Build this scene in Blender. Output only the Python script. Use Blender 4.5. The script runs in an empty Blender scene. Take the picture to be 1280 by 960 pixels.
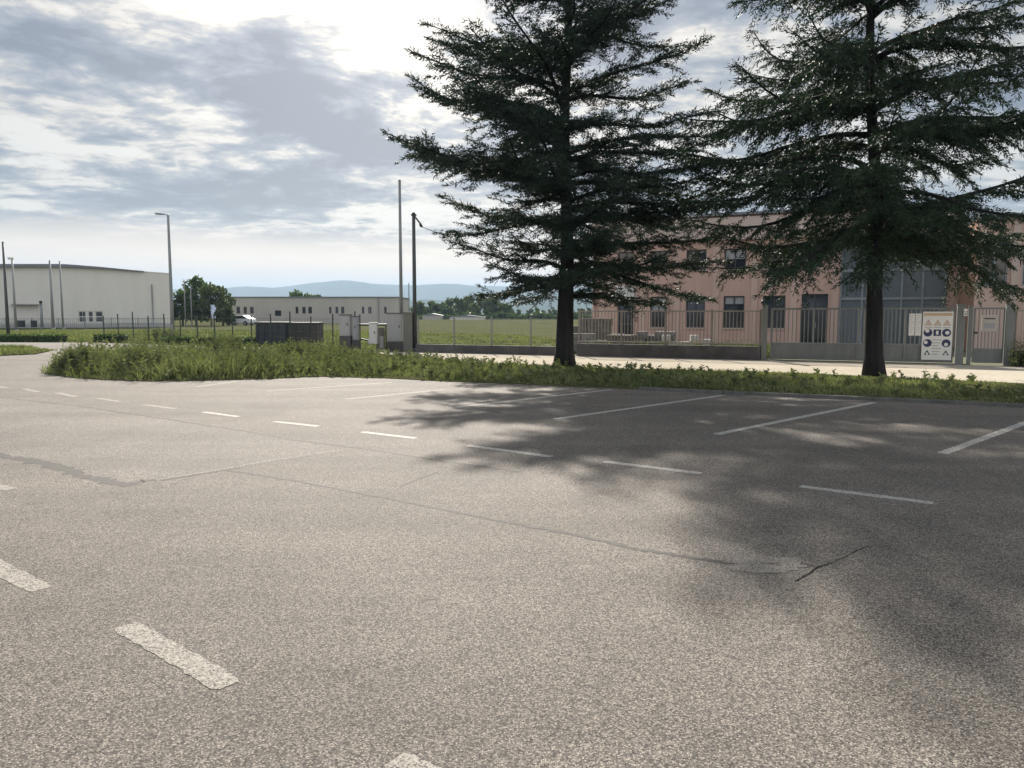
import bpy, bmesh, math, random
import numpy as np
from mathutils import Vector, Matrix

random.seed(7)
RNG = np.random.default_rng(7)
S = bpy.context.scene
COL = S.collection
R = math.radians
PI = math.pi

# ------------------------------------------------------------------ camera
CAM_H = 1.6
F = 960.0
PITCH = math.atan(88 / F)
cd = bpy.data.cameras.new('camera')
cd.sensor_width = 36
cd.lens = 27
cd.clip_start = 0.05
cd.clip_end = 30000
cam = bpy.data.objects.new('camera', cd)
COL.objects.link(cam)
cam.location = (0, 0, CAM_H)
cam.rotation_euler = (PI / 2 - PITCH, 0, 0)
S.camera = cam


def ray(u, v):
    a = (u - 640) / F
    b = (480 - v) / F
    return Vector((a, math.cos(PITCH) + b * math.sin(PITCH), -math.sin(PITCH) + b * math.cos(PITCH)))


def G(u, v, z=0.0):
    d = ray(u, v)
    t = (z - CAM_H) / d.z
    return Vector((d.x * t, d.y * t, z))


def at(u, v, Y):
    d = ray(u, v)
    t = Y / d.y
    return Vector((d.x * t, Y, CAM_H + d.z * t))


# ------------------------------------------------------------------ object helpers
def link(o, parent=None):
    COL.objects.link(o)
    if parent is not None:
        o.parent = parent
    return o


def tag(o, label, cat, group=None, kind=None):
    o['label'] = label
    o['category'] = cat
    if group:
        o['group'] = group
    if kind:
        o['kind'] = kind
    return o


def thing(name, label, cat, loc=(0, 0, 0), rz=0.0, group=None):
    o = bpy.data.objects.new(name, None)
    o.empty_display_size = 0.3
    link(o)
    o.location = loc
    o.rotation_euler = (0, 0, rz)
    return tag(o, label, cat, group)


def copy_tree(o, parent=None):
    c = o.copy()
    COL.objects.link(c)
    c.parent = parent
    for ch in list(o.children):
        copy_tree(ch, c)
    return c


def mesh_np(name, verts, faces, mat, parent=None, smooth=False):
    """verts (n,3) array, faces (m,k) array with constant k"""
    me = bpy.data.meshes.new(name)
    n, m, k = len(verts), len(faces), faces.shape[1]
    me.vertices.add(n)
    me.vertices.foreach_set('co', np.ascontiguousarray(verts, dtype=np.float32).ravel())
    me.loops.add(m * k)
    me.loops.foreach_set('vertex_index', np.ascontiguousarray(faces, dtype=np.int32).ravel())
    me.polygons.add(m)
    me.polygons.foreach_set('loop_start', np.arange(0, m * k, k, dtype=np.int32))
    if smooth:
        me.polygons.foreach_set('use_smooth', np.ones(m, dtype=bool))
    me.update(calc_edges=True)
    me.materials.append(mat)
    return link(bpy.data.objects.new(name, me), parent)


class MB:
    def __init__(self):
        self.v, self.f = [], []

    def add(self, vs, fs):
        b = len(self.v)
        self.v += [tuple(p) for p in vs]
        self.f += [tuple(i + b for i in f) for f in fs]
        return self

    def quad(self, a, b, c, d):
        return self.add([a, b, c, d], [(0, 1, 2, 3)])

    def poly(self, pts):
        return self.add(pts, [tuple(range(len(pts)))])

    def box(self, x0, x1, y0, y1, z0, z1):
        vs = [(x0, y0, z0), (x1, y0, z0), (x1, y1, z0), (x0, y1, z0), (x0, y0, z1), (x1, y0, z1), (x1, y1, z1), (x0, y1, z1)]
        return self.add(vs, [(3, 2, 1, 0), (4, 5, 6, 7), (0, 1, 5, 4), (1, 2, 6, 5), (2, 3, 7, 6), (3, 0, 4, 7)])

    def rbox(self, c, s, rz=0, rx=0, ry=0):
        m = Matrix.Translation(c) @ Matrix.Rotation(rz, 4, 'Z') @ Matrix.Rotation(ry, 4, 'Y') @ Matrix.Rotation(rx, 4, 'X')
        h = [k / 2 for k in s]
        vs = [m @ Vector(p) for p in [(-h[0], -h[1], -h[2]), (h[0], -h[1], -h[2]), (h[0], h[1], -h[2]), (-h[0], h[1], -h[2]),
                                      (-h[0], -h[1], h[2]), (h[0], -h[1], h[2]), (h[0], h[1], h[2]), (-h[0], h[1], h[2])]]
        return self.add(vs, [(3, 2, 1, 0), (4, 5, 6, 7), (0, 1, 5, 4), (1, 2, 6, 5), (2, 3, 7, 6), (3, 0, 4, 7)])

    def tube(self, pts, rad, n=8, cap=True):
        pts = [Vector(p) for p in pts]
        if not isinstance(rad, (list, tuple)):
            rad = [rad] * len(pts)
        b = len(self.v)
        ref = None
        for i, p in enumerate(pts):
            t = (pts[min(i + 1, len(pts) - 1)] - pts[max(i - 1, 0)]).normalized()
            if ref is None:
                ref = Vector((0, 0, 1)) if abs(t.z) < 0.9 else Vector((1, 0, 0))
            a = t.cross(ref).normalized()
            c = t.cross(a).normalized()
            ref = -c if False else a.cross(t).normalized()
            for k in range(n):
                w = 2 * PI * k / n
                self.v.append(tuple(p + (a * math.cos(w) + c * math.sin(w)) * rad[i]))
        for i in range(len(pts) - 1):
            for k in range(n):
                k2 = (k + 1) % n
                self.f.append((b + i * n + k, b + i * n + k2, b + (i + 1) * n + k2, b + (i + 1) * n + k))
        if cap:
            self.f.append(tuple(b + k for k in reversed(range(n))))
            self.f.append(tuple(b + (len(pts) - 1) * n + k for k in range(n)))
        return self

    def prism_y(self, pts, y0, y1):
        """extrude polygon of (x,z) along y"""
        n = len(pts)
        vs = [(x, y0, z) for x, z in pts] + [(x, y1, z) for x, z in pts]
        fs = [tuple(range(n)), tuple(reversed(range(n, 2 * n)))]
        for i in range(n):
            j = (i + 1) % n
            fs.append((j, i, n + i, n + j))
        return self.add(vs, fs)

    def wall(self, x0, x1, z0, z1, holes, depth=0.14, y=0.0):
        """front face at y with openings and their reveals"""
        xs = sorted(set([x0, x1] + [h for o in holes for h in o[:2]]))
        zs = sorted(set([z0, z1] + [h for o in holes for h in o[2:]]))
        xs = [x for x in xs if x0 <= x <= x1]
        zs = [z for z in zs if z0 <= z <= z1]
        for i in range(len(xs) - 1):
            for j in range(len(zs) - 1):
                cx, cz = (xs[i] + xs[i + 1]) / 2, (zs[j] + zs[j + 1]) / 2
                if any(o[0] < cx < o[1] and o[2] < cz < o[3] for o in holes):
                    continue
                self.quad((xs[i], y, zs[j]), (xs[i + 1], y, zs[j]), (xs[i + 1], y, zs[j + 1]), (xs[i], y, zs[j + 1]))
        for a, b, c, d in holes:
            e = y + depth
            self.quad((a, y, c), (a, y, d), (a, e, d), (a, e, c))
            self.quad((b, y, d), (b, y, c), (b, e, c), (b, e, d))
            self.quad((a, y, d), (b, y, d), (b, e, d), (a, e, d))
            self.quad((b, y, c), (a, y, c), (a, e, c), (b, e, c))
        return self

    def build(self, name, mat, parent=None, smooth=False, bevel=0.0):
        me = bpy.data.meshes.new(name)
        me.from_pydata(self.v, [], self.f)
        if smooth:
            me.polygons.foreach_set('use_smooth', [True] * len(me.polygons))
        me.materials.append(mat)
        o = link(bpy.data.objects.new(name, me), parent)
        if bevel:
            m = o.modifiers.new('bevel', 'BEVEL')
            m.width = bevel
            m.segments = 2
            m.limit_method = 'ANGLE'
        return o


# ------------------------------------------------------------------ materials
class NT:
    def __init__(self, tree):
        self.t = tree

    def n(self, typ, **kw):
        nd = self.t.nodes.new(typ)
        for k, v in kw.items():
            if k.startswith('i_'):
                nd.inputs[k[2:]].default_value = v
            else:
                setattr(nd, k, v)
        return nd

    def set(self, sock, x):
        if isinstance(x, bpy.types.NodeSocket):
            self.t.links.new(x, sock)
        else:
            sock.default_value = x

    def math(self, op, a, b=None, c=None, clamp=False):
        nd = self.t.nodes.new('ShaderNodeMath')
        nd.operation = op
        nd.use_clamp = clamp
        self.set(nd.inputs[0], a)
        if b is not None:
            self.set(nd.inputs[1], b)
        if c is not None:
            self.set(nd.inputs[2], c)
        return nd.outputs[0]

    def vmath(self, op, a, b=None):
        nd = self.t.nodes.new('ShaderNodeVectorMath')
        nd.operation = op
        self.set(nd.inputs[0], a)
        if b is not None:
            self.set(nd.inputs[1], b)
        return nd.outputs['Value'] if op in ('DOT_PRODUCT', 'LENGTH') else nd.outputs[0]

    def smooth(self, x, a, b, lo=0.0, hi=1.0):
        nd = self.t.nodes.new('ShaderNodeMapRange')
        nd.interpolation_type = 'SMOOTHSTEP'
        self.set(nd.inputs['Value'], x)
        nd.inputs['From Min'].default_value = a
        nd.inputs['From Max'].default_value = b
        nd.inputs['To Min'].default_value = lo
        nd.inputs['To Max'].default_value = hi
        return nd.outputs[0]

    def mix(self, fac, a, b, blend='MIX'):
        nd = self.t.nodes.new('ShaderNodeMix')
        nd.data_type = 'RGBA'
        nd.blend_type = blend
        self.set(nd.inputs[0], fac)
        for s, x in ((nd.inputs[6], a), (nd.inputs[7], b)):
            if isinstance(x, tuple) and len(x) == 3:
                x = x + (1,)
            self.set(s, x)
        return nd.outputs[2]

    def noise(self, vec, scale, detail=4, rough=0.55, dist=0.0, dim='3D'):
        nd = self.t.nodes.new('ShaderNodeTexNoise')
        nd.noise_dimensions = dim
        if vec is not None:
            self.t.links.new(vec, nd.inputs['Vector'])
        nd.inputs['Scale'].default_value = scale
        nd.inputs['Detail'].default_value = detail
        nd.inputs['Roughness'].default_value = rough
        nd.inputs['Distortion'].default_value = dist
        return nd.outputs['Fac']


def base_mat(name):
    m = bpy.data.materials.new(name)
    m.use_nodes = True
    t = NT(m.node_tree)
    p = m.node_tree.nodes['Principled BSDF']
    return m, t, p


def M_plain(name, c, rough=0.7, metal=0.0, var=0.18, scale=3.0, spec=0.4, bump=0.0, streak=False, obj=True):
    m, t, p = base_mat(name)
    tc = t.n('ShaderNodeTexCoord').outputs['Object']
    vec = tc
    if streak:
        mp = t.n('ShaderNodeMapping')
        mp.inputs['Scale'].default_value = (1, 1, 0.15)
        t.t.links.new(tc, mp.inputs['Vector'])
        vec = mp.outputs[0]
    n1 = t.noise(vec, scale, 6, 0.6)
    n2 = t.noise(vec, scale * 9, 3, 0.6)
    f = t.math('ADD', t.math('MULTIPLY', n1, 0.7), t.math('MULTIPLY', n2, 0.3))
    f = t.smooth(f, 0.3, 0.7)
    a = tuple(x * (1 - var) for x in c)
    b = tuple(min(1, x * (1 + var)) for x in c)
    t.t.links.new(t.mix(f, a, b), p.inputs['Base Color'])
    p.inputs['Roughness'].default_value = rough
    p.inputs['Metallic'].default_value = metal
    p.inputs['Specular IOR Level'].default_value = spec
    if bump:
        bn = t.n('ShaderNodeBump')
        bn.inputs['Strength'].default_value = bump
        bn.inputs['Distance'].default_value = 0.02
        t.t.links.new(t.noise(vec, scale * 12, 5, 0.7), bn.inputs['Height'])
        t.t.links.new(bn.outputs[0], p.inputs['Normal'])
    return m


def M_leaf(name, c0, c1, trans=0.3, rough=0.6, tcol=None, big=0.0, spec=0.12):
    """leaves: two tones by island, some light passing through"""
    m, t, p = base_mat(name)
    isl = t.n('ShaderNodeNewGeometry').outputs['Random Per Island']
    col = t.mix(isl, c0, c1)
    if big:
        tc = t.n('ShaderNodeTexCoord').outputs['Object']
        nn = t.smooth(t.noise(tc, big, 3, 0.5), 0.35, 0.65)
        col = t.mix(nn, col, t.mix(isl, c1, tuple(x * 1.5 for x in c1)))
    t.t.links.new(col, p.inputs['Base Color'])
    p.inputs['Roughness'].default_value = rough
    p.inputs['Specular IOR Level'].default_value = spec
    if trans > 0:
        tr = t.n('ShaderNodeBsdfTranslucent')
        tcx = t.mix(1.0, col, (tcol or (1.2, 1.25, 0.5)), 'MULTIPLY')
        t.t.links.new(tcx, tr.inputs['Color'])
        mx = t.n('ShaderNodeMixShader')
        mx.inputs[0].default_value = trans
        t.t.links.new(p.outputs[0], mx.inputs[1])
        t.t.links.new(tr.outputs[0], mx.inputs[2])
        t.t.links.new(mx.outputs[0], m.node_tree.nodes['Material Output'].inputs['Surface'])
    return m


def asphalt_nodes(t, tone=1.0, warm=(1.06, 0.935, 0.80)):
    tc = t.n('ShaderNodeTexCoord').outputs['Object']
    v = t.n('ShaderNodeTexVoronoi')
    v.inputs['Scale'].default_value = 140
    t.t.links.new(tc, v.inputs['Vector'])
    g = t.n('ShaderNodeSeparateColor')
    t.t.links.new(v.outputs['Color'], g.inputs[0])
    fine = t.noise(tc, 260, 2, 0.5)
    gr = t.math('ADD', t.math('MULTIPLY', g.outputs[0], 0.8), t.math('MULTIPLY', fine, 0.2))
    gap = t.smooth(v.outputs['Distance'], 0.30, 0.62)           # dark binder between the stones
    big = t.noise(tc, 0.16, 5, 0.6, 0.4)
    med = t.noise(tc, 1.1, 6, 0.65)
    mp = t.n('ShaderNodeMapping')
    mp.inputs['Rotation'].default_value = (0, 0, R(35))
    mp.inputs['Scale'].default_value = (0.10, 1.3, 1)
    t.t.links.new(tc, mp.inputs['Vector'])
    lane = t.noise(mp.outputs[0], 0.9, 4, 0.55)                # wear along the way people drive
    spots = t.smooth(t.noise(tc, 3.1, 3, 0.5), 0.66, 0.76)     # oil spots
    k = t.math('ADD', t.math('MULTIPLY', t.smooth(big, 0.32, 0.68), 0.28), t.math('MULTIPLY', t.smooth(med, 0.3, 0.7), 0.16))
    k = t.math('ADD', k, t.math('MULTIPLY', t.smooth(lane, 0.35, 0.65), 0.20))
    k = t.math('ADD', k, 0.69)
    k = t.math('MULTIPLY', k, t.math('SUBTRACT', 1.0, t.math('MULTIPLY', spots, 0.22)))
    ramp_ = t.n('ShaderNodeValToRGB')
    t.t.links.new(gr, ramp_.inputs[0])
    el = ramp_.color_ramp.elements
    cs = ((0.20, 0.030), (0.40, 0.135), (0.64, 0.205), (0.86, 0.36))
    for i, (p_, c_) in enumerate(cs):
        q_ = el[i] if i < 2 else el.new(p_)
        q_.position = p_
        q_.color = (c_ * tone * warm[0], c_ * tone * warm[1], c_ * tone * warm[2], 1)
    c = t.mix(t.math('MULTIPLY', gap, 0.65), ramp_.outputs[0], (0.052 * tone, 0.047 * tone, 0.042 * tone))
    kk = t.n('ShaderNodeCombineColor')
    for i in range(3):
        t.t.links.new(k, kk.inputs[i])
    c = t.mix(1.0, c, kk.outputs[0], 'MULTIPLY')
    return tc, c, v.outputs['Distance'], gr, med


def M_asphalt(name, tone=1.0, rough=0.85, bump=0.35, warm=(1.06, 0.935, 0.80)):
    m, t, p = base_mat(name)
    tc, c, dist, gr, med = asphalt_nodes(t, tone, warm)
    t.t.links.new(c, p.inputs['Base Color'])
    p.inputs['Roughness'].default_value = rough
    p.inputs['Specular IOR Level'].default_value = 0.3
    bn = t.n('ShaderNodeBump')
    bn.inputs['Strength'].default_value = bump
    bn.inputs['Distance'].default_value = 0.008
    t.t.links.new(gr, bn.inputs['Height'])
    t.t.links.new(bn.outputs[0], p.inputs['Normal'])
    return m


def M_paint(name, wear=0.45, white=(0.34, 0.315, 0.275)):
    m, t, p = base_mat(name)
    tc, c, dist, gr, med = asphalt_nodes(t, 1.1)
    nn = t.noise(tc, 16.0, 7, 0.75)
    mm = t.math('ADD', t.math('MULTIPLY', nn, 0.6), t.math('MULTIPLY', gr, 0.4))
    f = t.smooth(mm, wear - 0.22, wear + 0.22)
    t.t.links.new(t.mix(f, c, white), p.inputs['Base Color'])
    p.inputs['Roughness'].default_value = 0.8
    p.inputs['Specular IOR Level'].default_value = 0.3
    return m


def M_ground(name, a, b, c, s1=0.15, s2=2.5, rough=0.95):
    m, t, p = base_mat(name)
    tc = t.n('ShaderNodeTexCoord').outputs['Object']
    n1 = t.smooth(t.noise(tc, s1, 5, 0.6), 0.38, 0.62)
    n2 = t.smooth(t.noise(tc, s2, 6, 0.65), 0.3, 0.7)
    col = t.mix(n2, t.mix(n1, a, b), c)
    t.t.links.new(col, p.inputs['Base Color'])
    p.inputs['Roughness'].default_value = rough
    p.inputs['Specular IOR Level'].default_value = 0.0
    return m


MAT = dict(
    asphalt=M_asphalt('asphalt', 1.0),
    patch=M_asphalt('smooth_asphalt', 1.07, 0.85, 0.15, (1.05, 0.94, 0.82)),
    concrete_road=M_ground('pale_road', (0.44, 0.40, 0.33), (0.52, 0.47, 0.39), (0.40, 0.36, 0.30), 0.4, 6),
    paint=M_paint("worn_white_paint", 0.43, (0.44, 0.42, 0.38)),
    paint_old=M_paint('very_worn_white_paint', 0.49, (0.32, 0.30, 0.26)),
    tar=M_paint('tar_seam', 0.42, (0.036, 0.034, 0.032)),
    crack=M_plain('open_crack', (0.038, 0.036, 0.034), 0.95, var=0.3, scale=20, spec=0.0),
    pale_seam=M_paint('pale_seam', 0.52, (0.25, 0.235, 0.21)),
    repair=M_paint('worn_repair', 0.54, (0.23, 0.215, 0.19)),
    field=M_ground('field_grass', (0.070, 0.088, 0.036), (0.085, 0.098, 0.046), (0.105, 0.10, 0.06), 0.03, 0.5),
    yard=M_ground('yard_gravel', (0.16, 0.16, 0.12), (0.22, 0.20, 0.17), (0.12, 0.14, 0.07), 0.3, 3),
    soil=M_ground('soil', (0.06, 0.06, 0.03), (0.10, 0.085, 0.055), (0.06, 0.07, 0.03), 0.8, 6),
    kerb=M_plain('kerb_concrete', (0.10, 0.098, 0.092), 0.9, var=0.3, scale=4, bump=0.3),
    grass=M_leaf('grass_blades', (0.070, 0.094, 0.044), (0.160, 0.178, 0.086), 0.33, 0.6, (1.15, 1.2, 0.68), big=0.45, spec=0.0),
    weed=M_leaf('weed_leaves', (0.062, 0.082, 0.042), (0.140, 0.155, 0.088), 0.26, 0.95, (1.1, 1.15, 0.5), big=0.7, spec=0.0),
    needle_a=M_leaf('cedar_needles_blue', (0.016, 0.031, 0.022), (0.040, 0.062, 0.043), 0.11, 0.55, (1.1, 1.2, 0.6)),
    needle_b=M_leaf('cedar_needles_green', (0.016, 0.032, 0.019), (0.039, 0.063, 0.036), 0.11, 0.55, (1.1, 1.25, 0.55)),
    bark=M_plain('bark', (0.024, 0.023, 0.024), 0.95, var=0.5, scale=6, bump=0.9, streak=True, spec=0.15),
    leaf_dark=M_leaf('dark_leaves', (0.028, 0.055, 0.02), (0.07, 0.11, 0.04), 0.2, 0.6, big=0.4),
    leaf_mid=M_leaf('mid_leaves', (0.04, 0.07, 0.028), (0.085, 0.115, 0.05), 0.2, 0.6, big=0.4),
    white_wall=M_plain('white_panel_wall', (0.62, 0.60, 0.545), 0.7, var=0.05, scale=0.4, streak=True),
    grey_roof=M_plain('grey_roof', (0.15, 0.16, 0.18), 0.5, var=0.1, scale=0.3),
    far_wall=M_plain('grey_panel_wall', (0.40, 0.375, 0.335), 0.8, var=0.08, scale=0.4, streak=True),
    pink=M_plain('pink_panel_wall', (0.50, 0.335, 0.282), 0.85, var=0.11, scale=0.5, streak=True),
    pink_pale=M_plain('pale_pink_strip', (0.52, 0.37, 0.315), 0.85, var=0.10, scale=0.5, streak=True),
    orange=M_plain('orange_wall', (0.42, 0.235, 0.155), 0.85, var=0.08, scale=0.5, streak=True),
    beige=M_plain('beige_fascia', (0.50, 0.40, 0.35), 0.85, var=0.08, scale=0.5, streak=True),
    frame=M_plain('dark_window_frame', (0.05, 0.05, 0.055), 0.5),
    pane=M_plain('dark_glass', (0.018, 0.022, 0.03), 0.08, var=0.3, scale=0.8, spec=0.5),
    grey_panel=M_plain('grey_glazed_panel', (0.10, 0.125, 0.145), 0.3, var=0.12, scale=0.8, spec=0.5),
    mullion=M_plain('grey_mullion', (0.24, 0.27, 0.29), 0.45),
    galv=M_plain('galvanised_steel', (0.24, 0.25, 0.25), 0.55, 0.3, var=0.2, scale=3, streak=True),
    dark_steel=M_plain('dark_steel', (0.07, 0.075, 0.075), 0.55, 0.2, var=0.25, scale=3),
    fence_green=M_plain('green_fence_paint', (0.035, 0.055, 0.05), 0.55, var=0.2),
    gate=M_plain('grey_green_gate_paint', (0.165, 0.175, 0.168), 0.6, var=0.15, scale=3, streak=True),
    gate_brown=M_plain('grey_brown_fence_paint', (0.25, 0.225, 0.20), 0.6, var=0.2, scale=3, streak=True),
    low_wall=M_plain('weathered_concrete', (0.085, 0.080, 0.080), 0.9, var=0.35, scale=2, bump=0.4),
    pillar=M_plain('grey_pillar', (0.17, 0.165, 0.145), 0.9, var=0.2, scale=2, streak=True),
    cabinet=M_plain('grey_cabinet', (0.36, 0.36, 0.35), 0.6, var=0.08, scale=2, streak=True),
    cabinet_white=M_plain('white_cabinet', (0.55, 0.55, 0.53), 0.6, var=0.08, scale=2, streak=True),
    bin_dark=M_plain('dark_painted_steel', (0.030, 0.036, 0.042), 0.6, var=0.3, scale=2, streak=True),
    bin_brown=M_plain('brown_grey_steel', (0.050, 0.044, 0.040), 0.65, var=0.3, scale=2, streak=True),
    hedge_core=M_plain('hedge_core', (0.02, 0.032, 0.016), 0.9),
    sign_white=M_plain('sign_white', (0.72, 0.71, 0.68), 0.5, var=0.05, scale=4),
    sign_blue=M_plain('sign_blue', (0.03, 0.035, 0.10), 0.5, var=0.05),
    sign_amber=M_plain('sign_amber', (0.52, 0.38, 0.27), 0.5, var=0.08),
    sign_green=M_plain('sign_green', (0.03, 0.10, 0.08), 0.5, var=0.08),
    sign_grey=M_plain('sign_grey', (0.30, 0.30, 0.31), 0.5, var=0.1),
    black=M_plain('black_plastic', (0.02, 0.02, 0.022), 0.5),
    car_white=M_plain('car_white', (0.72, 0.73, 0.74), 0.25, var=0.02),
    tyre=M_plain('tyre_rubber', (0.02, 0.02, 0.02), 0.8),
    lamp_glass=M_plain('lamp_glass', (0.45, 0.46, 0.46), 0.3),
    stone=M_plain('grey_stone_block', (0.19, 0.185, 0.18), 0.9, var=0.4, scale=4),
    stone_pale=M_plain('pale_stone_block', (0.52, 0.50, 0.47), 0.9, var=0.2, scale=4),
    wood=M_plain('weathered_wood', (0.13, 0.115, 0.10), 0.9, var=0.35, scale=4),
    hill=M_ground('hill_woods', (0.030, 0.050, 0.030), (0.045, 0.065, 0.038), (0.055, 0.07, 0.045), 0.004, 0.02),
    flag=M_plain('pale_blue_cloth', (0.50, 0.58, 0.72), 0.8),
)

# ------------------------------------------------------------------ sun and sky
SUN_AZ, SUN_EL = R(-7.9), R(33)           # azimuth from +Y, clockwise seen from above
sdir = Vector((math.sin(SUN_AZ) * math.cos(SUN_EL), math.cos(SUN_AZ) * math.cos(SUN_EL), math.sin(SUN_EL)))
sl = bpy.data.lights.new('sun', 'SUN')
sl.energy = 3.6
sl.angle = R(0.8)
sl.color = (1.0, 0.93, 0.83)
sun = bpy.data.objects.new('sun', sl)
COL.objects.link(sun)
sun.location = sdir * 60
sun.rotation_euler = sdir.to_track_quat('Z', 'Y').to_euler()

W = bpy.data.worlds.new('World')
S.world = W
W.use_nodes = True
wt = NT(W.node_tree)
bg = W.node_tree.nodes['Background']
sky = wt.n('ShaderNodeTexSky', sky_type='NISHITA')
sky.sun_disc = False
sky.sun_elevation = SUN_EL
sky.sun_rotation = SUN_AZ
sky.dust_density = 2.0
gen = wt.n('ShaderNodeTexCoord').outputs['Generated']
sep = wt.n('ShaderNodeSeparateXYZ')
W.node_tree.links.new(gen, sep.inputs[0])
X, Y, Z = sep.outputs
zz = wt.math('ADD', wt.math('MAXIMUM', Z, 0.0), 0.10)
comb = wt.n('ShaderNodeCombineXYZ')
W.node_tree.links.new(wt.math('DIVIDE', X, zz), comb.inputs[0])
W.node_tree.links.new(wt.math('DIVIDE', Y, zz), comb.inputs[1])
comb.inputs[2].default_value = 3.7
P = comb.outputs[0]


def blob(az, el, r0, r1):
    d = (math.sin(R(az)) * math.cos(R(el)), math.cos(R(az)) * math.cos(R(el)), math.sin(R(el)))
    dt = wt.vmath('DOT_PRODUCT', gen, d)
    return wt.smooth(dt, math.cos(R(r1)), math.cos(R(r0)))


n1 = wt.noise(P, 0.72, 8, 0.6, 0.5)
n2 = wt.noise(P, 2.3, 8, 0.62, 0.6)
n3 = wt.noise(P, 9.0, 6, 0.6, 0.3)
cl = wt.math('ADD', wt.math('ADD', wt.math('MULTIPLY', n1, 0.48), wt.math('MULTIPLY', n2, 0.36)), wt.math('MULTIPLY', n3, 0.16))
cl = wt.math('ADD', 0.5, wt.math('MULTIPLY', wt.math('SUBTRACT', cl, 0.5), 3.0))
# the cloud deck is thick in places (dark) and thin near the sun (bright)
cl = wt.math('SUBTRACT', cl, wt.math('MULTIPLY', blob(-24, 13, 4, 18), 0.05))
cl = wt.math('SUBTRACT', cl, wt.math('MULTIPLY', blob(-16, 14, 2, 10), 0.08))
cl = wt.math('ADD', cl, wt.math('MULTIPLY', blob(-7, 25, 2, 14), 0.14))
cl = wt.math('ADD', cl, wt.math('MULTIPLY', blob(-26, 24, 2, 10), 0.10))
cl = wt.math('ADD', cl, wt.math('MULTIPLY', blob(-11, 9.5, 1, 7), -0.02))
cl = wt.math('ADD', cl, wt.math('MULTIPLY', blob(16, 16, 3, 18), 0.05))
ramp = wt.n('ShaderNodeValToRGB')
W.node_tree.links.new(cl, ramp.inputs[0])
e = ramp.color_ramp.elements
e[0].position, e[0].color = 0.34, (0.185, 0.22, 0.285, 1)
e[1].position, e[1].color = 0.68, (0.98, 0.94, 0.86, 1)
for pos, c in ((0.42, (0.26, 0.305, 0.375)), (0.485, (0.355, 0.395, 0.455)), (0.545, (0.53, 0.54, 0.545)), (0.60, (0.82, 0.775, 0.70))):
    q = e.new(pos)
    q.color = c + (1,)
clouds = ramp.outputs[0]
# low band of pale cream cloud above a blue-grey haze at the horizon
hn = wt.noise(P, 0.35, 4, 0.5)
zj = wt.math('ADD', Z, wt.math('MULTIPLY', wt.math('SUBTRACT', hn, 0.5), 0.05))
band = wt.math('MULTIPLY', wt.smooth(zj, 0.125, 0.07), 0.92)
clouds = wt.mix(band, clouds, (1.2, 1.0, 0.80))
clouds = wt.mix(wt.smooth(Z, 0.065, 0.02), clouds, (0.46, 0.54, 0.64))
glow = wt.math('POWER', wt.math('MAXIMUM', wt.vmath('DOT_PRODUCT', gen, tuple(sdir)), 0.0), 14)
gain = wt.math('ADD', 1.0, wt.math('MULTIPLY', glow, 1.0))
# unseen sky behind the camera, given added brightness to fill the shaded sides
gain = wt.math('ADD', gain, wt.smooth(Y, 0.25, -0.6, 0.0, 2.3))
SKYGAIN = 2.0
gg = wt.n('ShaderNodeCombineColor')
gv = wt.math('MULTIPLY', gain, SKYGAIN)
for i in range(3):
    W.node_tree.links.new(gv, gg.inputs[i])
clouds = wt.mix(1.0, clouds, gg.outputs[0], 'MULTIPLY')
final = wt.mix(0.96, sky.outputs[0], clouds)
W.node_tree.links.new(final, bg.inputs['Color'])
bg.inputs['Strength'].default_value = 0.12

S.view_settings.view_transform = 'Standard'
S.view_settings.look = 'None'
S.view_settings.gamma = 1
S.view_settings.use_curve_mapping = False
S.view_settings.exposure = 1.5
S.cycles.max_bounces = 6
S.cycles.diffuse_bounces = 3
S.cycles.glossy_bounces = 2
S.cycles.transmission_bounces = 3
S.cycles.volume_bounces = 0
S.cycles.caustics_reflective = False
S.cycles.caustics_refractive = False


def structure(o):
    o['kind'] = 'structure'
    return o


# ------------------------------------------------------------------ ground
mb = MB()
mb.quad((-6000, -400, -0.05), (6000, -400, -0.05), (6000, 6000, -0.05), (-6000, 6000, -0.05))
structure(mb.build('ground', MAT['field']))

asph = [(-70, -30), (60, -30), (60, 3.9), (40, 12.8), (8.55, 26.5), (-4.1, 32.0), (-14.0, 37.5), (-23.3, 42.7), (-70, 44)]
structure(MB().poly([(x, y, 0) for x, y in asph]).build('asphalt', MAT['asphalt']))

# pale concrete road between the planted strip and the fences
near = [G(415, 441), G(560, 452), G(700, 459), G(1000, 467), G(1280, 480)]
fd = Vector((0.917, -0.40, 0))
far = [Vector((8.55, 26.5, 0)) + fd * t for t in (26, 7.7, 0, -7, -13.8)]
pts = [near[0] + Vector((-0.5, 0.4, 0))] + near[1:] + [near[-1] + fd * 22] + far
structure(MB().poly([(p.x, p.y, 0.004) for p in pts]).build('pale_road', MAT['concrete_road']))

# smoother, paler resurfaced lane on the left
pp = [G(u, v) for u, v in [(-260, 520), (0, 569), (165, 606), (205, 599), (430, 563), (300, 537), (100, 508), (0, 496), (-260, 470)]]
structure(MB().poly([(p.x, p.y, 0.0008) for p in pp]).build('resurfaced_asphalt', MAT['patch']))

# yard behind the fence
yp = [Vector((8.55, 26.5, 0)) + fd * t for t in (30, -12)]
nn_ = Vector((0.40, 0.917, 0))
yq = [yp[0] + nn_ * 26, yp[1] + nn_ * 20]
structure(MB().poly([(p.x, p.y, -0.02) for p in (yp[0], yp[1], yq[1], yq[0])][::-1]).build('yard', MAT['yard']))


RIBZ = [0.0012]


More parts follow.
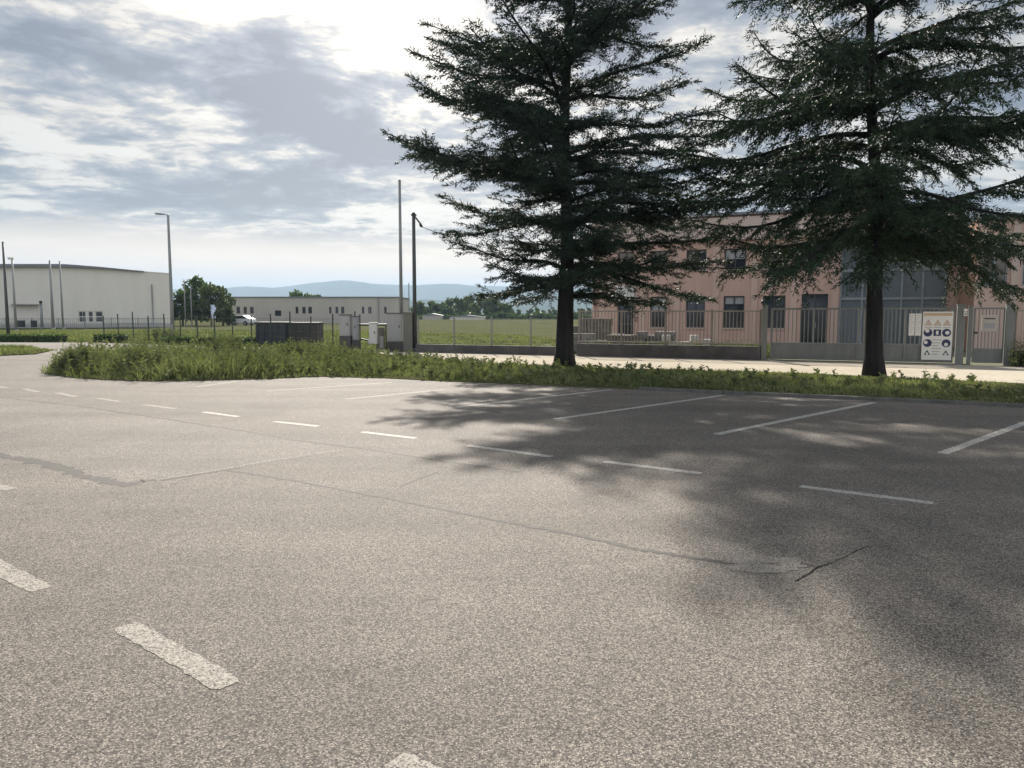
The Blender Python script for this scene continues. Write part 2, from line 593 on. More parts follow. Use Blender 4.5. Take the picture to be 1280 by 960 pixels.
def ribbon(pts, w, z, jit=0.38, sub=14):
    """a narrow uneven strip along a ground polyline"""
    P_ = [Vector((p.x, p.y, 0)) for p in pts]
    line = []
    for i in range(len(P_) - 1):
        for k in range(sub):
            line.append(P_[i].lerp(P_[i + 1], k / sub))
    line.append(P_[-1])
    m = MB()
    L, Rr = [], []
    for i, p in enumerate(line):
        t = (line[min(i + 1, len(line) - 1)] - line[max(i - 1, 0)]).normalized()
        nrm = Vector((-t.y, t.x, 0))
        ww = w * (1 + random.uniform(-jit, jit)) / 2
        c = p + nrm * random.uniform(-jit, jit) * w * 0.8
        L.append(c + nrm * ww)
        Rr.append(c - nrm * ww)
    for i in range(len(line) - 1):
        m.quad((Rr[i].x, Rr[i].y, z), (Rr[i + 1].x, Rr[i + 1].y, z), (L[i + 1].x, L[i + 1].y, z), (L[i].x, L[i].y, z))
    return m


def GL(*uv):
    return [G(u, v) for u, v in uv]


for pts, w, mat in (
        (GL((-120, 545), (0, 569), (60, 580), (110, 597), (165, 607)), 0.16, 'tar'),
        (GL((165, 604), (178, 601), (196, 600)), 0.10, 'tar'),
        (GL((196, 600), (260, 590), (330, 577), (438, 561)), 0.035, 'pale_seam'),
        (GL((200, 601), (262, 591), (300, 585)), 0.03, 'tar'),
        (GL((285, 588), (350, 598), (430, 612), (520, 630), (600, 646), (720, 669), (800, 687), (905, 703)), 0.05, 'tar'),
        (GL((0, 497), (100, 508), (200, 523), (300, 538), (360, 549), (450, 560), (560, 577), (650, 590)), 0.05, 'tar'),
        (GL((994, 727), (1010, 718), (1022, 709), (1034, 706)), 0.015, 'crack'),
        (GL((1034, 706), (1055, 697), (1072, 688), (1084, 683)), 0.007, 'crack'),
        (GL((905, 705), (945, 700), (985, 700), (1020, 708)), 0.02, 'tar'),
        (GL((500, 608), (525, 598), (548, 590)), 0.02, 'tar'),        ):
    RIBZ[0] += 0.00008
    structure(ribbon(pts, w, RIBZ[0]).build('asphalt_seam', MAT[mat]))


def strip(a, b, w, z=0.0022):
    """painted line with a ragged, chipped edge"""
    a, b = Vector((a.x, a.y, 0)), Vector((b.x, b.y, 0))
    t = (b - a).normalized()
    n_ = Vector((-t.y, t.x, 0))
    m = MB()
    k = max(10, int((b - a).length / 0.035))
    sides = []
    for i in range(k + 1):
        e_ = 0.75 if i in (0, k) else 1.0
        sides.append([(w / 2) * e_ * (1 + random.uniform(-0.16, 0.06)) for _ in range(2)])
    for i in range(k):
        p, q = a.lerp(b, i / k), a.lerp(b, (i + 1) / k)
        c4 = (p - n_ * sides[i][0], q - n_ * sides[i + 1][0], q + n_ * sides[i + 1][1], p + n_ * sides[i][1])
        m.quad(*[(c.x, c.y, z) for c in c4])
    return m


a0 = G(1178, 567)
stall = [(a0, a0 + (G(1093, 503) - G(892, 543)).normalized() * 5.4), (G(895, 543), G(1093, 503)), (G(693, 524), G(905, 494)),
         (G(570, 509), G(765, 487)), (G(432, 499), G(556, 487)), (G(332, 489), G(490, 478)), (G(245, 484), G(300, 476))]
for i, (a, b) in enumerate(stall):
    structure(strip(a, b, 0.13).build('parking_line', MAT['paint' if i < 4 else 'paint_old']))
for (u0, v0, u1, v1) in [(1000, 608, 1167, 629), (755, 577, 877, 592), (585, 557, 690, 571), (452, 540, 520, 548), (343, 527, 398, 533),
                         (254, 515, 298, 521), (180, 506, 220, 511), (122, 498, 150, 502), (72, 491, 95, 496), (30, 486, 48, 490), (-8, 482, 8, 485)]:
    structure(strip(G(u0, v0), G(u1, v1), 0.12).build('road_dash', MAT['paint' if u0 > 200 else 'paint_old']))
for (u0, v0, u1, v1) in [(-90, 590, 14, 612), (-90, 664, 52, 737), (156, 782, 287, 857), (492, 950, 720, 1065)]:
    structure(strip(G(u0, v0), G(u1, v1), 0.135).build('lane_dash', MAT['paint_old']))
# broken pale repair patch
rp = MB()
for k in range(26):
    u, v = random.uniform(905, 1005), random.uniform(697, 714)
    if abs((u - 955) / 52) ** 2 + abs((v - 705) / 9) ** 2 > 1:
        continue
    c = G(u, v)
    n = random.randint(5, 7)
    r = random.uniform(0.04, 0.11)
    ph = random.uniform(0, 6)
    rp.poly([(c.x + r * 1.3 * math.cos(ph + i * 2 * PI / n) * random.uniform(.6, 1), c.y + r * math.sin(ph + i * 2 * PI / n) * random.uniform(.6, 1), 0.0024 + k * 0.00004) for i in range(n)])
structure(rp.build('asphalt_repair', MAT['repair']))

# ------------------------------------------------------------------ planted strip
front_uv = [(55, 467), (85, 472), (130, 475), (190, 477), (300, 475), (400, 471), (480, 473), (560, 477), (640, 480), (700, 483), (800, 487), (905, 492), (1000, 496), (1090, 500), (1180, 504), (1280, 509)]
FR = [G(u, v) for u, v in front_uv]
ext = (FR[-1] - FR[-4]).normalized()
FR += [FR[-1] + ext * 6, FR[-1] + ext * 14]
BK = [G(1280, 480) + fd * 17, G(1280, 480) + fd * 7, G(1280, 480), G(1000, 467), G(700, 459), G(560, 452), G(430, 443), G(300, 446), G(200, 449), G(120, 453), G(70, 460)]
poly = [(p.x, p.y) for p in FR + BK]


def inside(x, y, pl):
    c = np.zeros(len(x), bool)
    n = len(pl)
    for i in range(n):
        x1, y1 = pl[i]
        x2, y2 = pl[(i + 1) % n]
        if y1 == y2:
            continue
        k = ((y1 > y) != (y2 > y)) & (x < (x2 - x1) * (y - y1) / (y2 - y1) + x1)
        c ^= k
    return c


def edge_dist(x, y, pl):
    d = np.full(len(x), 1e9)
    n = len(pl)
    for i in range(n):
        a = np.array(pl[i])
        b = np.array(pl[(i + 1) % n])
        ab = b - a
        t = np.clip(((x - a[0]) * ab[0] + (y - a[1]) * ab[1]) / (ab @ ab + 1e-9), 0, 1)
        d = np.minimum(d, np.hypot(x - a[0] - t * ab[0], y - a[1] - t * ab[1]))
    return d


# mound of soil with a rough rim
m = MB()
cx = [(p.x, p.y, 0.018) for p in FR + BK]
bmm = bmesh.new()
vs = [bmm.verts.new(c) for c in cx]
bmm.faces.new(vs)
r_ = bmesh.ops.extrude_face_region(bmm, geom=bmm.faces[:])
for v_ in [g for g in r_['geom'] if isinstance(g, bmesh.types.BMVert)]:
    v_.co.z -= 0.08
bmesh.ops.recalc_face_normals(bmm, faces=bmm.faces[:])
me = bpy.data.meshes.new('planted_strip')
bmm.to_mesh(me)
bmm.free()
me.materials.append(MAT['soil'])
structure(link(bpy.data.objects.new('planted_strip', me)))

# low concrete kerb along the parking bays
kb = MB()
for i in range(10, len(FR) - 1):
    a, b = FR[i], FR[i + 1]
    t = (b - a).normalized()
    n_ = Vector((t.y, -t.x, 0))
    p0, p1, p2, p3 = a + t * 0.006, b - t * 0.006, b - t * 0.006 + n_ * 0.12, a + t * 0.006 + n_ * 0.12
    kb.add([(p.x, p.y, z) for z in (-0.02, 0.062) for p in (p3, p2, p1, p0)],
           [(3, 2, 1, 0), (4, 5, 6, 7), (0, 1, 5, 4), (1, 2, 6, 5), (2, 3, 7, 6), (3, 0, 4, 7)])
structure(kb.build('kerb', MAT['kerb']))


def spikes(P0, D, Lh, Wd, bend=0.25):
    """bent blade triangles: each is two tris sharing a ribbon"""
    n = len(P0)
    D = D / (np.linalg.norm(D, axis=1, keepdims=True) + 1e-9)
    q = RNG.normal(size=(n, 3))
    side = np.cross(D, q)
    side /= (np.linalg.norm(side, axis=1, keepdims=True) + 1e-9)
    Lh, Wd = Lh[:, None], Wd[:, None]
    out = np.cross(D, side)
    a = P0 - side * Wd / 2
    b = P0 + side * Wd / 2
    mid = P0 + D * Lh * 0.55
    c = mid - side * Wd * 0.45
    d = mid + side * Wd * 0.45
    t = P0 + D * Lh + out * Lh * bend * RNG.uniform(0.3, 1, (n, 1))
    V = np.stack([a, b, c, d, t], 1).reshape(-1, 3)
    i = np.arange(n)[:, None] * 5
    Fs = np.concatenate([i + np.array([[0, 1, 3]]), i + np.array([[0, 3, 2]]), i + np.array([[2, 3, 4]])], 0)
    return V, Fs


def flats(P0, D, Lh, Wd):
    """single-triangle needles"""
    n = len(P0)
    D = D / (np.linalg.norm(D, axis=1, keepdims=True) + 1e-9)
    side = np.cross(D, RNG.normal(size=(n, 3)))
    side /= (np.linalg.norm(side, axis=1, keepdims=True) + 1e-9)
    Lh, Wd = Lh[:, None], Wd[:, None]
    V = np.stack([P0 - side * Wd / 2, P0 + D * Lh, P0 + side * Wd / 2], 1).reshape(-1, 3)
    return V, np.arange(3 * n).reshape(-1, 3)


def lump(x, y, s, seed):
    """smooth pseudo-noise 0..1"""
    r = np.random.default_rng(seed)
    o = np.zeros(len(x))
    for k in range(5):
        a, ph = r.uniform(0, 2 * PI), r.uniform(0, 6)
        fr = s * r.uniform(0.6, 1.9)
        o += np.sin((x * math.cos(a) + y * math.sin(a)) * fr + ph)
    return 0.5 + o / 10


def scatter(n, pl):
    xs = [p[0] for p in pl]
    ys = [p[1] for p in pl]
    X_, Y_ = [], []
    c = 0
    while c < n:
        x = RNG.uniform(min(xs), max(xs), n)
        y = RNG.uniform(min(ys), max(ys), n)
        k = inside(x, y, pl)
        X_.append(x[k])
        Y_.append(y[k])
        c += k.sum()
    return np.concatenate(X_)[:n], np.concatenate(Y_)[:n]


def hgt(x, y):
    """weed height: tall at the left end of the strip, short grass to the right"""
    h = np.interp(x, [-13, -11, -8, -5, -2, 2, 8, 16], [0.42, 0.54, 0.48, 0.36, 0.20, 0.13, 0.105, 0.105])
    return h * (0.18 + 1.0 * lump(x, y, 1.3, 5) + 0.75 * lump(x, y, 0.55, 15))


def grass_patch(name, pl, n, hfun, mat, edge=0.5, wid=(0.012, 0.03), blades=5, lean=0.55, z=0.02):
    x, y = scatter(n, pl)
    ed = np.clip(edge_dist(x, y, pl) / edge, 0.30, 1)
    keep = RNG.uniform(0, 1, n) < np.clip(2.2 * lump(x, y, 2.2, 9) - 0.35, 0.06, 1)
    x, y, ed = x[keep], y[keep], ed[keep]
    sp_ = 0.16 * lump(x, y, 4.0, 31)
    x, y = x + RNG.normal(0, 1, len(x)) * sp_, y + RNG.normal(0, 1, len(y)) * sp_
    h = hfun(x, y) * ed
    x, y, h = [np.repeat(k, blades) for k in (x, y, h)]
    N = len(x)
    P0 = np.stack([x + RNG.normal(0, .035, N), y + RNG.normal(0, .035, N), np.full(N, z - 0.02)], 1)
    D = np.stack([RNG.normal(0, lean, N), RNG.normal(0, lean, N), np.ones(N)], 1)
    L = h * RNG.uniform(0.45, 1.1, N)
    V, Fs = spikes(P0, D, L, RNG.uniform(wid[0], wid[1], N), 0.45)
    return mesh_np(name, V, Fs, mat)


o = grass_patch('grass', poly, 26000, hgt, MAT['grass'])
tag(o, 'rough green grass covering the planted strip between parking bays and road', 'grass', kind='stuff')


def leafy(P0, h, nl, ls, spread, rr=RNG):
    """stalks with leaves up their length; returns (V,F) of leaves + stalks"""
    n = len(P0)
    lean = np.stack([rr.normal(0, spread, n), rr.normal(0, spread, n), np.ones(n)], 1)
    lean /= np.linalg.norm(lean, axis=1, keepdims=True)
    V1, F1 = spikes(P0, lean, h * 1.05, np.full(n, 0.012), 0.1)
    t = np.tile(np.linspace(0.15, 1.0, nl), n)
    pi = np.repeat(np.arange(n), nl)
    base = P0[pi] + lean[pi] * (h[pi] * t)[:, None]
    N = len(t)
    az = rr.uniform(0, 2 * PI, N)
    D = np.stack([np.cos(az), np.sin(az), rr.uniform(-0.2, 0.9, N)], 1)
    L = ls * rr.uniform(0.5, 1.2, N) * (1.15 - 0.6 * t)
    V2, F2 = spikes(base, D, L, L * rr.uniform(0.28, 0.5, N), 0.3)
    return np.concatenate([V1, V2]), np.concatenate([F1, F2 + len(V1)])


# tall leafy weeds, thickest on the left half of the strip
x, y = scatter(5200, poly)
pr = np.interp(x, [-13, -6, -2, 3, 16], [1.0, 1.0, 0.5, 0.12, 0.10]) * (0.25 + lump(x, y, 1.7, 21)) * np.clip(edge_dist(x, y, poly) / 0.35, 0.2, 1)
k = RNG.uniform(0, 1, len(x)) < pr
x, y = x[k], y[k]
h = hgt(x, y) * RNG.uniform(0.7, 1.35, len(x)) + 0.05
V, Fs = leafy(np.stack([x, y, np.full(len(x), 0.03)], 1), h, 13, 0.15, 0.22)
tag(mesh_np('weeds', V, Fs, MAT['weed']), 'olive green leafy weeds growing through the grass of the planted strip', 'weeds', kind='stuff')

# a few bigger shrubs on the strip
for (u, v, hh, rad, lab) in ((105, 466, 0.62, 0.55, 'leafy weed bush on the left tip of the planted strip'),
                             (178, 470, 0.72, 0.65, 'dark green weed bush bulging over the strip edge near its left tip'),
                             (282, 452, 0.80, 0.55, 'brownish rounded bush standing highest on the planted strip'),
                             (372, 455, 0.62, 0.6, 'green weed bush on the strip in front of the dark containers')):
    c = G(u, v)
    n = 190
    a, r = RNG.uniform(0, 2 * PI, n), rad * np.sqrt(RNG.uniform(0, 1, n))
    P0 = np.stack([c.x + r * np.cos(a), c.y + r * np.sin(a) * 0.8, np.full(n, 0.03)], 1)
    hs = 1.3 * hh * np.sqrt(np.clip(1.08 - (r / rad) ** 2, 0.1, 1)) * RNG.uniform(0.7, 1.05, n)
    V, Fs = leafy(P0, hs, 16, 0.13, 0.3)
    V -= np.array([c.x, c.y, 0])
    o = mesh_np('weed_bush', V, Fs, MAT['weed'])
    o.location = (c.x, c.y, 0)
    tag(o, lab, 'bush', 'weed bushes on the planted strip')

# small island at the far left
isl = [(p.x, p.y) for p in GL((-90, 447), (0, 445), (45, 443), (64, 439), (40, 435), (0, 434), (-90, 434))]
structure(MB().poly([(a, b, 0.04) for a, b in isl]).build('left_island', MAT['soil']))
o = grass_patch('grass', isl, 2600, lambda x, y: 0.22 * (0.5 + lump(x, y, 1.5, 4)), MAT['grass'], z=0.04, wid=(0.02, 0.045))
tag(o, 'short green grass on the small island at the far left', 'grass', kind='stuff')

# grassy field behind the fences
fld = [(-45, 44), (-23.3, 43.2), (-4.1, 32.8), (3, 30.5), (6, 44), (0, 60), (-20, 75), (-60, 75)]
o = grass_patch('field_grass', fld, 26000, lambda x, y: 0.15 + 0.12 * lump(x, y, 0.6, 3), MAT['grass'], z=-0.05, wid=(0.04, 0.08), blades=4)
tag(o, 'bright green meadow grass beyond the wire fence', 'grass', kind='stuff')

# ------------------------------------------------------------------ cedars
def cedar(label, base, H, zs, RL, RR, seed, droop, rise, mat, trunk_r, nbr, zmin, hang, tiers=17):
    # branches leave in loose whorls, so that sky shows between the tiers
    rr = np.random.default_rng(seed)
    root = thing('cedar_tree', label, 'tree', base, 0, 'cedar trees on the planted strip')
    pts, rad = [], []
    for i in range(26):
        t = i / 25
        z = H * t
        pts.append((0.05 * math.sin(z * 0.9 + seed) * min(1, z / 3), 0.05 * math.cos(z * 0.7), z - 0.1))
        flare = 1 + 0.30 * math.exp(-z / 0.22)
        rad.append(trunk_r * flare * (1 - 0.26 * min(z, 4) / 4) * (1 - t) ** 0.7 + 0.012)
    tm = MB().tube(pts, rad, 14)
    me_v = []
    for i, p in enumerate(tm.v):
        a = math.atan2(p[1], p[0])
        k = 1 + 0.05 * math.sin(a * 5 + p[2] * 1.3) + 0.03 * math.sin(a * 9 - p[2] * 2.1)
        me_v.append((p[0] * k, p[1] * k, p[2]))
    tm.v = me_v
    NP, ND, NL, NW = [], [], [], []
    SP = []
    for b in range(nbr):
        t = (b + 0.5) / nbr
        z0 = zmin + (H - 0.5 - zmin) * (np.maximum(np.floor(t * tiers + 0.8 * math.sin(b)), 0) / (tiers - 1.5)) ** 1.2 + rr.uniform(-0.28, 0.28)
        az = b * 2.39996 + rr.uniform(-0.6, 0.6)
        ca, sa = math.cos(az), math.sin(az)
        rise_t = math.tan(R(rise[0] + (rise[1] - rise[0]) * t + rr.uniform(-14, 14)))
        wl = (1 + ca) / 2
        ztip = z0 + 1.5 * rise_t
        full = np.interp(ztip, zs, RL) * (1 - wl) + np.interp(ztip, zs, RR) * wl
        edge_ = abs(ca) > 0.72                    # boughs that make the outline reach their full length
        L = max(0.3, full * (rr.uniform(0.92, 1.06) if edge_ and rr.uniform() < 0.7 else rr.uniform(0.86, 1.0) if rr.uniform() < 0.4 else rr.uniform(0.42, 0.88)))
        K = 12
        s = np.linspace(0, 1, K)
        dr = droop * rr.uniform(0.5, 1.5)
        zc = z0 + L * (rise_t * s - dr * s ** 2 + dr * rr.uniform(0.3, 1.0) * s ** 4)
        wob = 0.06 * L * np.sin(s * rr.uniform(3, 6) + rr.uniform(0, 6)) * s
        C = np.stack([ca * L * s - sa * wob, sa * L * s + ca * wob, zc + 0.02 * L * np.sin(s * rr.uniform(5, 9))], 1)
        r0 = 0.014 + 0.012 * L
        tm.tube([tuple(c) for c in C], [r0 * (1 - 0.85 * k) + 0.004 for k in s], 5)
        ns = max(5, int(L / 0.10))
        for j in range(ns):
            sj = min(1.0, 0.08 + 0.93 * (j + rr.uniform(0, 1)) / ns)
            f = sj * (K - 1)
            i0 = min(int(f), K - 2)
            p = C[i0] + (C[i0 + 1] - C[i0]) * (f - i0)
            d = C[i0 + 1] - C[i0]
            d = d / np.linalg.norm(d)
            sd = 1 if j % 2 else -1
            ang = sd * R(rr.uniform(20, 72))
            d2 = np.array([d[0] * math.cos(ang) - d[1] * math.sin(ang), d[0] * math.sin(ang) + d[1] * math.cos(ang),
                           d[2] * 0.7 + rr.normal(0.08, 0.24) - hang * 0.4])
            if sj > 0.96:
                d2 = d
            d2 = d2 / np.linalg.norm(d2)
            ln = (0.24 + 0.50 * L * (1 - sj) * (0.35 + 0.9 * sj)) * rr.uniform(0.5, 1.25)
            ln = min(ln, 1.5) * (1 if rr.uniform() < 0.85 else 0.5)
            SP.append((p, p + d2 * ln * 0.9 - np.array([0, 0, hang * ln * 0.25])))
            nt = max(3, int(ln / 0.049))
            tt = np.linspace(0.02, 1, nt)
            Q = p + d2 * (ln * tt)[:, None]
            Q[:, 2] -= hang * ln * 0.5 * tt ** 2
            Q[:, 2] += 0.04 * ln * np.sin(tt * 5 + rr.uniform(0, 6))
            lat = np.cross(d2, [0, 0, 1.0])
            lat = lat / (np.linalg.norm(lat) + 1e-9)
            # short twigs to both sides and hanging, each carrying needles
            q = np.repeat(Q, 2, 0)
            n = len(q)
            sg = np.tile([-1.0, 1.0], n // 2)
            TD = d2 * rr.uniform(0.5, 1.0, (n, 1)) + lat * (sg * rr.uniform(0.2, 1.0, n))[:, None] + rr.normal(0, 0.22, (n, 3))
            TD[:, 2] += 0.08 - hang * rr.uniform(0.2, 1.6, n)
            TD /= np.linalg.norm(TD, axis=1, keepdims=True)
            TL = rr.uniform(0.08, 0.26, n) * (1.1 - 0.5 * np.repeat(tt, 2))
            for fr in (0.15, 0.6, 1.0):
                NP.append(q + TD * (TL * fr)[:, None] + rr.normal(0, 0.012, (n, 3)))
                D = TD + rr.normal(0, 0.45, (n, 3))
                ND.append(D)
                NL.append(rr.uniform(0.06, 0.15, n))
                NW.append(rr.uniform(0.020, 0.042, n))
    tm.build('trunk', MAT['bark'], root, smooth=True)
    A = np.array([a for a, _ in SP])
    B = np.array([b_ for _, b_ in SP])
    NP, ND, NL, NW = np.concatenate(NP), np.concatenate(ND), np.concatenate(NL), np.concatenate(NW)
    dd = B - A
    V1, F1 = flats(NP, ND, NL, NW)
    V2, F2 = flats(A, dd, np.linalg.norm(dd, axis=1), np.full(len(A), 0.03))
    mesh_np('crown', np.concatenate([V1, V2]), np.concatenate([F1, F2 + len(V1)]), mat, root)
    print('cedar tris', len(F1))
    return root


tl = G(706, 458)
cedar('tall dark cedar with wide upswept tiers standing in front of the grassy field', (tl.x, tl.y, 0), 15.3,
      [2.0, 2.6, 3.2, 4.0, 5.0, 5.7, 7.0, 8.6, 10.0, 11.0, 12.5, 14.0, 15.3],
      [2.0, 3.0, 3.6, 3.9, 4.7, 5.1, 5.1, 4.4, 3.7, 3.4, 2.5, 1.5, 0.3],
      [2.6, 4.4, 4.7, 4.8, 4.9, 4.8, 4.8, 4.6, 3.9, 3.1, 2.3, 1.5, 0.3],
      11, 0.16, (2, 30), MAT['needle_a'], 0.28, 128, 2.3, 0.16)
tr_ = G(1094, 470)
cedar('dark cedar with drooping boughs standing in front of the grey gate and glazed entrance', (tr_.x, tr_.y, 0), 14.5,
      [2.0, 2.6, 3.5, 4.5, 5.5, 6.5, 7.5, 8.7, 9.6, 11.0, 13.0, 14.5],
      [2.6, 3.6, 4.2, 4.7, 4.9, 4.7, 4.6, 4.2, 3.6, 2.8, 1.6, 0.3],
      [3.2, 4.4, 4.6, 4.9, 5.1, 4.9, 4.7, 4.5, 3.9, 3.0, 1.7, 0.3],
      23, 0.40, (6, 34), MAT['needle_b'], 0.235, 110, 3.6, 0.55, 12).rotation_euler = (0, R(-3.0), 0)


# ------------------------------------------------------------------ broadleaf trees far off
def far_tree(name, label, loc, h, w, mat, seed, leaf, n=1500, group=None, trunk=True, cb=0.15, depth=0.9):
    rr = np.random.default_rng(seed)
    root = thing(name, label, 'tree', loc, 0, group)
    MB().tube([(0, 0, -0.1), (0.02 * h, 0, h * 0.3), (0, 0.02 * h, h * 0.7)], [h * 0.022, h * 0.016, h * 0.006], 7).build('trunk', MAT['bark'], root, True)
    nl = 16
    C = np.stack([rr.uniform(-0.36, 0.36, nl) * w, rr.uniform(-0.36, 0.36, nl) * w * depth, (cb + (0.88 - cb) * rr.uniform(0.1, 1, nl)) * h], 1)
    k = np.sin(np.clip((C[:, 2] / h - cb) / (1 - cb), 0.05, 0.95) * PI) * 0.6 + 0.4
    C[:, 0] *= k * 1.15
    C[:, 1] *= k * 1.15
    Rd = rr.uniform(0.13, 0.24, nl) * min(w, h) * (0.7 + 0.3 * k)
    per = n // nl
    Pp = []
    for i in range(nl):
        d = rr.normal(size=(per, 3))
        d /= np.linalg.norm(d, axis=1, keepdims=True)
        Pp.append(C[i] + d * Rd[i] * rr.uniform(0.55, 1.08, (per, 1)) * np.array([1, 1, 0.85]))
    Pp = np.concatenate(Pp)
    V, Fs = spikes(Pp, rr.normal(size=Pp.shape) + np.array([0, 0, 0.15]), leaf * rr.uniform(0.6, 1.3, len(Pp)), leaf * rr.uniform(0.45, 0.8, len(Pp)), 0.3)
    mesh_np('crown', V, Fs, mat, root)
    return root


def far_at(u, vtop, Y, vbase=None):
    p = at(u, vtop, Y)
    return p


GRP = 'trees beside the white warehouse'
for i, (u, vt, w, Y, mt, lab) in enumerate((
        (226, 347, 4.2, 104, 'leaf_dark', 'dark green tree touching the right corner of the white warehouse'),
        (243, 344, 4.8, 108, 'leaf_dark', 'tallest tree of the clump right of the white warehouse'),
        (262, 348, 5.0, 104, 'leaf_mid', 'mid green rounded tree in the middle of the clump by the warehouse'),
        (277, 354, 3.8, 106, 'leaf_mid', 'lower loose tree at the right end of the clump by the warehouse'))):
    p = at(u, vt, Y)
    far_tree('broadleaf_tree', lab, (p.x, Y, -0.05), p.z + 0.05, w, MAT[mt], 40 + i, 0.42, 2000, GRP, cb=0.04)
for i, (u, vt, w, Y, lab) in enumerate((
        (366, 364, 5.5, 150, 'rounded tree showing above the roof of the long low building'),
        (386, 366, 3.5, 150, 'narrow treetop beside the rounded one above the long low roof'),
        (396, 366, 2.6, 152, 'small pointed treetop rightmost above the long low roof'))):
    p = at(u, vt, Y)
    far_tree('broadleaf_tree', lab, (p.x, Y, -0.05), p.z + 0.05, w, MAT['leaf_dark'], 60 + i, 0.5, 1300, 'trees behind the long low building', cb=0.2)
GRP = 'trees along the far edge of the field'
for i, (u, vt, w, Y, mt, lab) in enumerate((
        (531, 377, 8, 230, 'leaf_mid', 'pale green rounded tree beside the two slim poles at the field edge'),
        (552, 380, 7, 225, 'leaf_dark', 'dark round tree second from the poles at the field edge'),
        (575, 372, 10, 235, 'leaf_mid', 'broad tree left of centre in the field edge row'),
        (592, 370, 9, 240, 'leaf_mid', 'tallest tree of the field edge row'),
        (608, 374, 9, 232, 'leaf_mid', 'tree right of the tallest one in the field edge row'),
        (623, 380, 8, 230, 'leaf_dark', 'lower dark tree at the right end of the field edge row'))):
    p = at(u, vt, Y)
    far_tree('broadleaf_tree', lab, (p.x, Y, -0.05), p.z + 0.05, w, MAT[mt], 70 + i, 0.9, 1500, GRP, cb=0.05)
proto = None
for i in range(11):
    u = (640, 648, 664, 671, 679, 687, 728, 736, 660, 693, 724)[i]
    Y = 300 + (i % 3) * 12
    p = at(u, 388 - (i % 4), Y)
    if proto is None:
        o = proto = far_tree('slender_tree', '', (p.x, Y, -0.05), 4.6, 2.2, MAT['leaf_mid'], 90, 0.8, 500, 'slender trees far across the field', cb=0.1)
    else:
        o = copy_tree(proto)
    o.location = (p.x, Y, -0.05)
    o.scale = (1, 1, (p.z + 0.05) / 4.6)
    o['label'] = 'slender grey green tree in the far row across the field'
# low hedge along the far edge of the field
hb = []
for k in range(3800):
    t = RNG.uniform(0, 1)
    hb.append((-34 + t * 62, 221 + RNG.normal(0, 0.8), RNG.uniform(0, 1.9) * (0.7 + 0.3 * math.sin(t * 40))))
hb = np.array(hb)
V, Fs = spikes(hb, RNG.normal(size=hb.shape), RNG.uniform(0.5, 1.1, len(hb)), RNG.uniform(0.4, 0.8, len(hb)))
tag(mesh_np('hedgerow', V, Fs, MAT['leaf_dark']), 'low dark hedgerow along the far edge of the green field', 'hedge', kind='stuff')
# grey far sheds between the trees
for (u0, u1, vt, Y, lab, mt) in ((528, 552, 394, 212, 'grey low shed in front of the pale tree at the field edge', 'far_wall'),
                                 (562, 606, 396, 214, 'long pale low shed in front of the tallest field edge trees', 'white_wall'),
                                 (650, 664, 397, 260, 'small white shed right of the field edge trees', 'white_wall')):
    a, b = at(u0, vt, Y), at(u1, vt, Y)
    t = thing('farm_shed', lab, 'shed', (a.x, Y, -0.05), 0, 'sheds across the field')
    w = b.x - a.x
    MB().box(0, w, 0, 5, 0, a.z).build('wall', MAT[mt], t)
    MB().prism_y([(-0.3, a.z + 0.003), (w + 0.3, a.z + 0.003), (w * 0.5, a.z + 0.55)], -0.3, 5.3).build('roof', MAT['grey_roof'], t)

# ------------------------------------------------------------------ mountains
def ridge(name, Y, depth, prof, mat, seed, umin=-700, umax=2000, rough=6):
    rr = np.random.default_rng(seed)
    us = np.linspace(umin, umax, 260)
    top = np.interp(us, [p[0] for p in prof], [p[1] for p in prof])
    for k in range(1, 6):
        top += rough * 0.1 / k * np.sin(us * 0.018 * 2 ** k + rr.uniform(0, 6))
    rows = 9
    V = []
    for j in range(rows):
        f = j / (rows - 1)
        for i, u in enumerate(us):
            p = at(u, top[i], Y)
            hgt_ = max(p.z, 5)
            prof_f = math.sin(f * PI / 2) ** 1.3
            V.append((p.x * (1 - (1 - f) * depth / Y), Y - (1 - f) * depth, -1 + hgt_ * prof_f + hgt_ * 0.12 * math.sin(u * 0.05 + f * 6) * f * (1 - f) * 4))
    n = len(us)
    Fs = np.array([(j * n + i, j * n + i + 1, (j + 1) * n + i + 1, (j + 1) * n + i) for j in range(rows - 1) for i in range(n - 1)])
    structure(mesh_np(name, np.array(V), Fs, mat, smooth=True))


ridge('mountains', 4600, 900, [(-700, 364), (0, 362), (280, 361), (345, 359), (390, 353), (430, 352), (480, 356), (560, 356), (640, 358), (740, 360), (900, 362), (1300, 364), (2000, 366)], MAT['hill'], 3, rough=4)
ridge('hills', 2500, 500, [(-700, 385), (0, 384), (420, 386), (490, 376), (530, 375), (580, 377), (640, 376), (700, 370), (745, 369), (900, 374), (1300, 378), (2000, 380)], MAT['hill'], 5, rough=4)

# ------------------------------------------------------------------ haze
hz = bpy.data.materials.new('haze')
hz.use_nodes = True
hz.node_tree.nodes.clear()
ho = hz.node_tree.nodes.new('ShaderNodeOutputMaterial')
hv = hz.node_tree.nodes.new('ShaderNodeVolumePrincipled')
hv.inputs['Color'].default_value = (0.58, 0.77, 1.0, 1)
hv.inputs['Density'].default_value = 0.00019
hv.inputs['Anisotropy'].default_value = 0.1
hz.node_tree.links.new(hv.outputs[0], ho.inputs['Volume'])
hm = MB().box(-5900, 5900, -390, 5900, -1.2, 230)
o = hm.build('haze', hz)
o['kind'] = 'stuff'
tag(o, 'thin blue haze fading the far hills', 'haze', kind='stuff')

